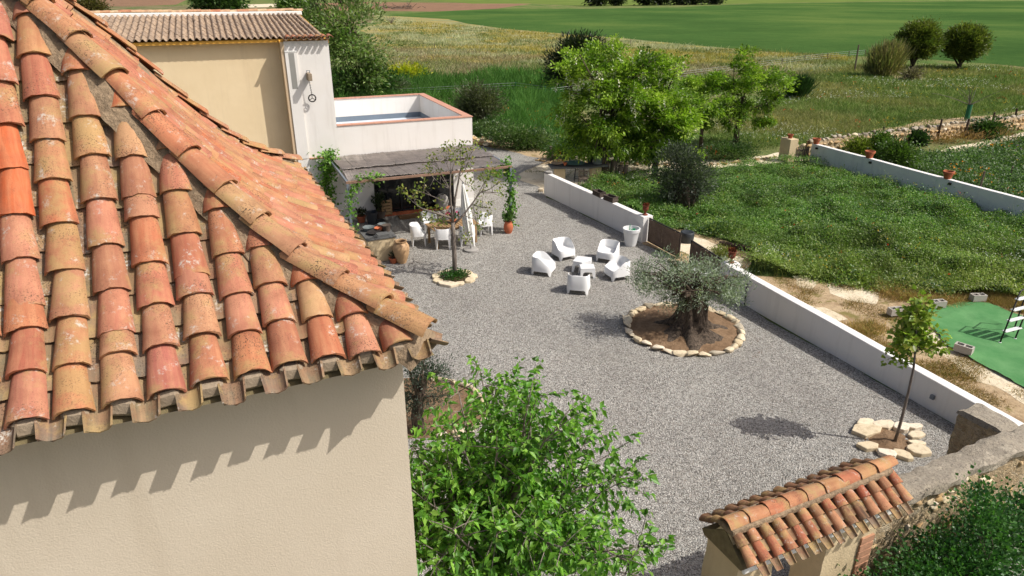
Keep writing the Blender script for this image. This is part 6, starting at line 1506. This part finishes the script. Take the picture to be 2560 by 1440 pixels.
# bushes
def bush(label, base, crowns, nc, nl, size, ratio, pal, seed, spread=.25, name='bush', group=None, dirup=.4, cat='bush', mat='leaf', flowers=None):
    tree(name, label, base, crowns, nc, nl, size, ratio, pal, None, None, seed=seed, spread=spread, cat=cat, group=group, dirup=dirup, leafmat=mat, flowers=flowers)
GB = [(70, 98, 42), (88, 114, 54), (54, 80, 36), (104, 124, 66), (94, 110, 76)]
allf = lambda cl, B: cl[:, 2] > np.quantile(cl[:, 2], .4)
bush('big flowering weed bush between the boulders and the acacia', (1300, 372), [(1290, 345, 52, 22), (1340, 350, 52, 20), (1250, 335, 40, 16)], 260, 34, .13, .45, GB, 1, flowers=(110, .1, [(190, 190, 150), (206, 204, 170)], allf))
bush('green weed mound between the annexe corner and the small olive', (1205, 338), [(1215, 325, 40, 14), (1250, 322, 40, 14)], 130, 30, .14, .45, GB, 2)
bush('weed bush with red poppies left of the acacia trunk', (1410, 400), [(1405, 380, 38, 20), (1440, 375, 40, 24)], 150, 30, .12, .4, [(62, 90, 40), (78, 106, 50)], 3, flowers=(16, .14, [(190, 44, 30), (204, 56, 36)], lambda cl, B: cl[:, 0] < np.quantile(cl[:, 0], .35)))
bush('green undergrowth behind the acacia trunk', (1560, 408), [(1540, 385, 50, 16), (1610, 388, 50, 14)], 170, 30, .12, .4, GB, 4, flowers=(40, .1, [(220, 216, 200)], allf))
bush('green undergrowth with red flowers under the rightmost acacia', (1830, 400), [(1800, 378, 45, 18), (1850, 380, 42, 18)], 160, 30, .12, .4, [(52, 78, 34), (66, 92, 42), (84, 104, 54)], 5, flowers=(14, .15, [(204, 60, 36), (214, 80, 50)], lambda cl, B: cl[:, 0] < np.quantile(cl[:, 0], .5)))
bush('yellow flowering bush in the grass behind the terrace', (1012, 196), [(1010, 186, 52, 9)], 120, 30, .3, .5, [(176, 176, 40), (150, 160, 44), (196, 190, 50)], 6, .5)
bush('grey-green round bush behind the terrace wall', (985, 236), [(985, 218, 34, 16)], 110, 34, .2, .3, [(84, 94, 66), (104, 112, 84)], 7, .4)
bush('dense green thicket left of the yellow bush', (930, 240), [(905, 205, 45, 28), (945, 200, 35, 22)], 200, 30, .3, .45, [(60, 94, 40), (74, 108, 48), (48, 80, 34)], 8, .5)
bush('dark tussock of tall grass right of the acacia', (2000, 244), [(1998, 226, 26, 18), (1985, 230, 18, 14)], 60, 40, .9, .06, [(46, 70, 38), (58, 84, 46)], 9, .25, 'grass_tussock', dirup=2.2, cat='grass')
bush('tall dry reed clump left of the two pines', (2208, 190), [(2210, 158, 36, 30), (2205, 175, 28, 18), (2225, 150, 30, 24)], 150, 40, 1.0, .06, [(138, 128, 86), (110, 112, 68), (160, 146, 108), (90, 98, 56)], 10, .4, 'reed_clump', dirup=2.5, cat='reeds')
bush('small grey shrub below the left pine', (2278, 200), [(2278, 188, 14, 10)], 40, 30, .3, .3, [(140, 126, 106), (118, 110, 90)], 11, .3)
bush('yellow-green shrub at the dry stone wall, nearest the cream pier', (2142, 398), [(2142, 372, 22, 20)], 80, 34, .14, .5, [(112, 124, 44), (96, 112, 40), (130, 138, 56)], 12, .22, group='shrubs by the dry stone wall')
bush('taller green shrub at the dry stone wall, behind the middle pot', (2202, 398), [(2200, 368, 22, 26), (2205, 350, 16, 16)], 100, 34, .14, .5, [(82, 108, 40), (66, 92, 36), (98, 122, 50)], 13, .22, group='shrubs by the dry stone wall')
bush('broad green shrub right of the middle wall pot', (2250, 425), [(2250, 398, 34, 26), (2240, 375, 22, 18)], 130, 34, .14, .5, [(74, 98, 38), (58, 84, 34), (92, 116, 48)], 14, .25, group='shrubs by the dry stone wall')
bush('dark ivy patch on the dry stone wall', (2292, 362), [(2292, 348, 18, 14)], 50, 34, .16, .7, [(40, 62, 32), (54, 76, 40)], 15, .2)
bush('green bush at the dry stone wall beyond the fifth post', (2455, 345), [(2462, 325, 26, 18), (2490, 322, 22, 14)], 90, 34, .18, .5, [(60, 84, 42), (74, 98, 50)], 16, .28)
bush('dry brown brush along the foot of the dry stone wall', (2390, 356), [(2370, 350, 45, 6), (2420, 343, 40, 6), (2320, 356, 30, 5), (2520, 335, 30, 6)], 80, 24, .2, .12, [(150, 118, 72), (128, 100, 62), (168, 138, 92)], 17, .25, mat='leaf_dry', dirup=1.0)
bush('yellowish weed clump on the sand inside the open gate', (1806, 642), [(1806, 632, 26, 9)], 60, 30, .08, .3, [(128, 134, 60), (110, 118, 52)], 18, .12)
# young staked tree by the wall
SB2 = G(2416, 300); root = thing('staked_tree', 'bare young tree in a green mesh guard with a stake', 'tree', SB2); g = Geo(); rng = np.random.default_rng(3); tp = VP(2424, 262, SB2); g.tube([SB2, tp], [.05, .04], 6)
for k in range(12): e_ = tp + np.array([rng.normal(0, .9), rng.normal(0, .6), rng.uniform(.4, 1.9)]); c_ = curve(tp, e_, rng, 5, .1, .05); g.tube(c_, [.025, .02, .015, .01, .006], 4)
obj('limbs', g, 'bark_grey', root, world=True); g = Geo(); g.lathe([(.16, 0), (.16, 1.1)], 10, tuple(SB2), False); obj('guard', g, 'green_mesh', root, world=True); g = Geo(); g.tube([SB2 + [.2, 0, 0], VP(2428, 258, SB2) + [.1, 0, 0]], .04, 5); obj('stake', g, 'grey_wood', root, world=True)
bt_ = thing('bare_bush', 'dry bare sapling at the left end of the flower meadow', 'bush', G(978, 60)); g = Geo(); B_ = G(978, 60)
for k in range(14): g.tube(curve(B_, B_ + np.array([rng.normal(0, 1), rng.normal(0, .8), rng.uniform(1.2, 2.6)]), rng, 4), [.06, .04, .03, .02], 4)
obj('stems', g, 'bark_grey', bt_, world=True)

# ================================================================== GRASS AND WEEDS
def region(pl_, n, rng, px=True):
    xs = [p[0] for p in pl_]; ys = [p[1] for p in pl_]; out = []
    tot = 0
    while tot < n:
        Q = np.stack([rng.uniform(min(xs), max(xs), n), rng.uniform(min(ys), max(ys), n)], 1); Q = Q[inpoly(Q, pl_)]; out.append(Q); tot += len(Q)
    return np.concatenate(out)[:n]
def px2ground(Q):
    d = FW[None] * FPX + RT[None] * (Q[:, :1] - 1280) - UP[None] * (Q[:, 1:] - 720); t_ = -H / d[:, 2]; return O3 + d * t_[:, None]
def nz(P, sc, seed): return np.array([mnoise.noise((p[0] * sc, p[1] * sc, seed)) for p in P])
def sward(name, label, cat, pl_, n, nb, h, w, pal, seed, lean=.45, spread=.25, flowers=(), zone=None, mat='leaf_dry', clump=None, leafy=0.0, dens=None, avoid=(), mound=0.0):
    rng = np.random.default_rng(seed); Q = region(pl_, n, rng); P = px2ground(Q)
    for av in avoid: k = ~inpoly(P[:, :2], av); P = P[k]; Q = Q[k]
    if dens: k = nz(P, dens[0], seed + 3) > dens[1]; P = P[k]; Q = Q[k]
    n = len(P); D = np.linalg.norm(P, axis=1); far = np.maximum(1, D / 40)
    base = palette(pal, n, rng, .12)
    if zone: base = zone(P, Q, base, rng)
    k1 = nz(P, .35, seed); k2 = nz(P, .95, seed + 1)
    base = base * (1 + .30 * k1 + .25 * k2)[:, None]; hm = h * np.maximum(.25, 1 + .5 * k1 + 1.1 * k2) * rng.uniform(.7, 1.3, n) * np.minimum(far, 2.2) ** .5
    idx = np.repeat(np.arange(n), nb); m = len(idx)
    off = rng.normal(size=(m, 3)) * [1, 1, 0] * spread * (far[idx] ** .7)[:, None]
    C = P[idx] + off
    mz_ = mound * np.maximum(0, .25 + nz(C, .55, 77) * .9 + nz(C, 1.3, 78) * .45) if mound else 0.0; hb = hm[idx] * rng.uniform(.5, 1.15, m); wb = w * far[idx] * rng.uniform(.7, 1.3, m)
    col = base[idx] * (1 + rng.normal(0, .14, m))[:, None]
    if leafy:
        C[:, 2] = np.abs(rng.normal(0, .45, m)) * hm[idx] * np.exp(-(np.linalg.norm(off, axis=1) / (spread * 2.2 * far[idx])) ** 2); C[:, 2] = C[:, 2] * (.55 if mound else 1) + mz_; V, F = leaf_geo(C, rng.normal(size=(m, 3)) * [1, 1, .6] + ZZ * .5, leafy * far[idx] * rng.uniform(.7, 1.3, m), .5, rng, 1.3); cc = np.repeat(col, 4, 0)
    else: V, F = blades(C, hb, wb, rng, lean); cc = np.repeat(col, 3, 0)
    o = npmesh(name, V, F, mat, np.clip(cc, .004, 1)); tag(o, label, cat, kind='stuff')
    fi = 0
    for (nf, fs, fp, thr, sc_) in flowers:
        fi += 1; Q = region(pl_, nf * 3, rng); P = px2ground(Q)
        for av in avoid: P = P[~inpoly(P[:, :2], av)]
        P = P[nz(P, sc_, seed + 20 + fi) > thr][:nf]; n2_ = len(P); fr = np.maximum(1, np.linalg.norm(P, axis=1) / 40); P = P + ZZ * (h * rng.uniform(.5, 1.1, n2_) + (mound * np.maximum(0, .25 + nz(P, .55, 77) * .9 + nz(P, 1.3, 78) * .45) if mound else 0))[:, None]
        k = 3; C = np.repeat(P, k, 0) + rng.normal(0, fs * .5, (n2_ * k, 3)) * np.repeat(fr, k)[:, None]
        V, F = leaf_geo(C, rng.normal(size=(n2_ * k, 3)) * [1, 1, .3], fs * np.repeat(fr, k), .9, rng, 1.2); o = npmesh(name + '_flowers', V, F, 'petal', np.repeat(palette(fp, n2_ * k, rng, .08), 4, 0))
        tag(o, label.replace('weeds', 'wild').replace('grass', 'wild') + ' flowers', 'wildflowers', kind='stuff')
WG = [(96, 132, 58), (118, 150, 68), (76, 114, 50), (136, 158, 80), (106, 140, 78)]
GPX = [(1440, 470), (1520, 452), (1640, 442), (1800, 422), (1990, 406), (2030, 404), (2330, 496), (2640, 590), (2640, 765), (2420, 742), (2300, 738), (2180, 726), (2060, 704), (1960, 692), (1880, 690), (1880, 640), (1800, 600), (1720, 576), (1660, 572), (1612, 556)]
def gz(P, Q, base, rng):
    y = np.clip((Q[:, 1] - 560) / 180, 0, 1)[:, None]; return base * (1 - y * .6) + palette([(146, 150, 70), (128, 136, 62), (160, 156, 90)], len(P), rng, .1) * y * .6
WHT, YEL, RED = [(226, 224, 214), (206, 206, 200)], [(206, 166, 40), (220, 184, 60)], [(196, 50, 30), (210, 70, 44)]
sward('garden_weeds', 'tall leafy green weeds filling the walled garden', 'weeds', GPX, 9500, 28, .46, .03, WG, 1, flowers=((700, .035, WHT, .30, .25), (110, .04, YEL, .25, .4), (30, .05, RED, .1, .3)), zone=gz, mat='leaf', leafy=.075, spread=.18, mound=.6)
sward('garden_clumps', 'taller mixed weed clumps standing out of the walled garden', 'weeds', GPX, 240, 150, .62, .03, [(62, 92, 42), (124, 142, 60), (88, 116, 74), (144, 150, 84), (54, 84, 40), (104, 132, 52)], 14, zone=None, mat='leaf', leafy=.085, spread=.30, mound=.55)
sward('garden_grass', 'seeding grass stalks among the garden weeds', 'grass', GPX, 1200, 5, .5, .016, [(90, 112, 56), (104, 120, 66), (76, 100, 50)], 2, zone=gz, spread=.15)
sward('dry_weeds', 'dry brown and yellowish weeds on the sandy yard', 'weeds', [(1830, 690), (1960, 690), (2100, 706), (2300, 738), (2580, 760), (2580, 1010), (2480, 1030), (2200, 880), (1960, 745)], 5200, 14, .08, .02, [(150, 122, 74), (130, 108, 62), (118, 116, 58), (166, 138, 92)], 3, dens=(.9, .02), spread=.12, avoid=[[(p[0], p[1]) for p in CARP]], lean=.9)
sward('dry_grass', 'straw coloured grass fringe between the weeds and the turf', 'grass', [(2180, 722), (2300, 738), (2580, 745), (2580, 790), (2470, 760), (2330, 765), (2200, 745)], 800, 12, .22, .016, [(176, 146, 98), (156, 126, 80), (140, 128, 70)], 4, spread=.14, lean=.8, avoid=[[(p[0], p[1]) for p in CARP]])
sward('path_weeds', 'thin dry grass on the sandy path', 'grass', [(1290, 440), (1390, 392), (1700, 404), (1960, 380), (1990, 404), (1700, 424), (1500, 460), (1365, 486)], 700, 8, .08, .03, [(120, 116, 66), (150, 128, 84), (96, 104, 52)], 5, dens=(.8, .1), spread=.12, lean=.9)
LUSH = [(1184, 330), (1184, 190), (1230, 180), (1400, 185), (1400, 240), (1400, 375), (1330, 368), (1250, 335)]
sward('tall_grass', 'lush tall green grass right of the annexe', 'grass', LUSH, 3200, 10, .55, .04, [(76, 114, 52), (92, 130, 60), (64, 102, 46)], 6, spread=.25, flowers=((160, .05, RED + YEL, .2, .3),))
BR = [(640, 120), (940, 150), (1184, 175), (1184, 250), (1050, 240), (840, 250), (600, 240)]
sward('tall_grass', 'green grass behind the tower and the terrace', 'grass', [(820, 180), (1000, 190), (1200, 195), (1200, 300), (1100, 250), (840, 260)], 1500, 10, .6, .05, [(64, 100, 44), (80, 116, 52)], 7, spread=.25)
def fz(P, Q, base, rng):
    k = nz(P, .045, 3); k2 = nz(P, .16, 5)
    yel = palette([(186, 160, 66), (166, 146, 70), (196, 172, 82)], len(P), rng, .08); wh = palette([(196, 194, 164), (176, 178, 140)], len(P), rng, .06); br = palette([(138, 122, 100), (124, 106, 88), (156, 142, 118)], len(P), rng, .08)
    low = (Q[:, 1] - (60 + (Q[:, 0] - 950) * .062)); o = base.copy()
    m = (low < 85) & (k + .5 * k2 > .02); o[m] = o[m] * .45 + yel[m] * .55
    m = (low < 75) & (k + .5 * k2 < -.16); o[m] = o[m] * .4 + wh[m] * .6
    m = (low > 55) & (low < 130) & (k2 + rng.normal(0, .3, len(P)) > -.15); o[m] = o[m] * .25 + br[m] * .75
    return o
sward('flower_meadow', 'dry flower meadow of yellow and white bloom below the crop field', 'meadow', [(950, 44), (1260, 74), (1760, 118), (2130, 142), (2100, 175), (1980, 190), (1700, 205), (1400, 200), (1190, 200), (930, 190)], 11000, 7, .26, .03, [(112, 124, 74), (132, 134, 88), (96, 112, 62)], 8, zone=fz, spread=.3, lean=.7)
RM = [(1900, 250), (1960, 185), (2130, 160), (2300, 165), (2480, 165), (2700, 200), (2700, 262), (2560, 274), (2280, 308), (2120, 338), (2030, 362), (1960, 362), (1900, 372), (1780, 380), (1760, 330)]
def mz(P, Q, base, rng):
    k = nz(P, .09, 9)[:, None]; dry = palette([(150, 140, 92), (164, 148, 104), (140, 130, 86)], len(P), rng, .08); f = np.clip(k * 2.0 + .05, 0, .55); return base * (1 - f) + dry * f
sward('meadow_grass', 'rough meadow grass with white daisies on the slope right of the acacias', 'grass', RM, 13000, 8, .19, .03, [(100, 122, 62), (120, 136, 74), (84, 110, 54), (138, 142, 88)], 9, zone=mz, spread=.28, flowers=((1300, .045, WHT, .2, .12), (500, .045, YEL, .1, .2), (50, .06, RED, .1, .2)), lean=.6)
RG = [(2060, 380), (2350, 385), (2580, 340), (2700, 330), (2700, 600), (2580, 515), (2330, 440), (2200, 400)]
sward('garden_weeds', 'green weeds behind the long white wall', 'weeds', RG, 3800, 12, .5, .035, [(78, 106, 52), (94, 122, 60), (66, 94, 50), (104, 122, 78)], 10, spread=.22, mat='leaf', leafy=.12, flowers=((160, .08, [(222, 128, 30), (230, 150, 40)], .22, .2), (120, .05, [(150, 120, 160), (196, 190, 60)], .1, .3)), avoid=[[p[:2] for p in GP((2350, 378), (2470, 352), (2640, 312), (2640, 326), (2480, 366), (2400, 384))]])
sward('wall_weeds', 'weeds on the mown strip above the dry stone wall', 'weeds', [(2060, 360), (2280, 320), (2560, 285), (2560, 300), (2300, 340), (2080, 372)], 700, 9, .25, .03, [(92, 114, 56), (126, 126, 78)], 12, dens=(.5, -.05), spread=.2)
sward('gravel_weeds', 'tiny weeds scattered in the gravel', 'weeds', [(1030, 640), (1500, 620), (2200, 1000), (1600, 1350), (1300, 900)], 46, 8, .03, .02, [(84, 108, 54), (120, 70, 50)], 13, spread=.05, lean=1.0)
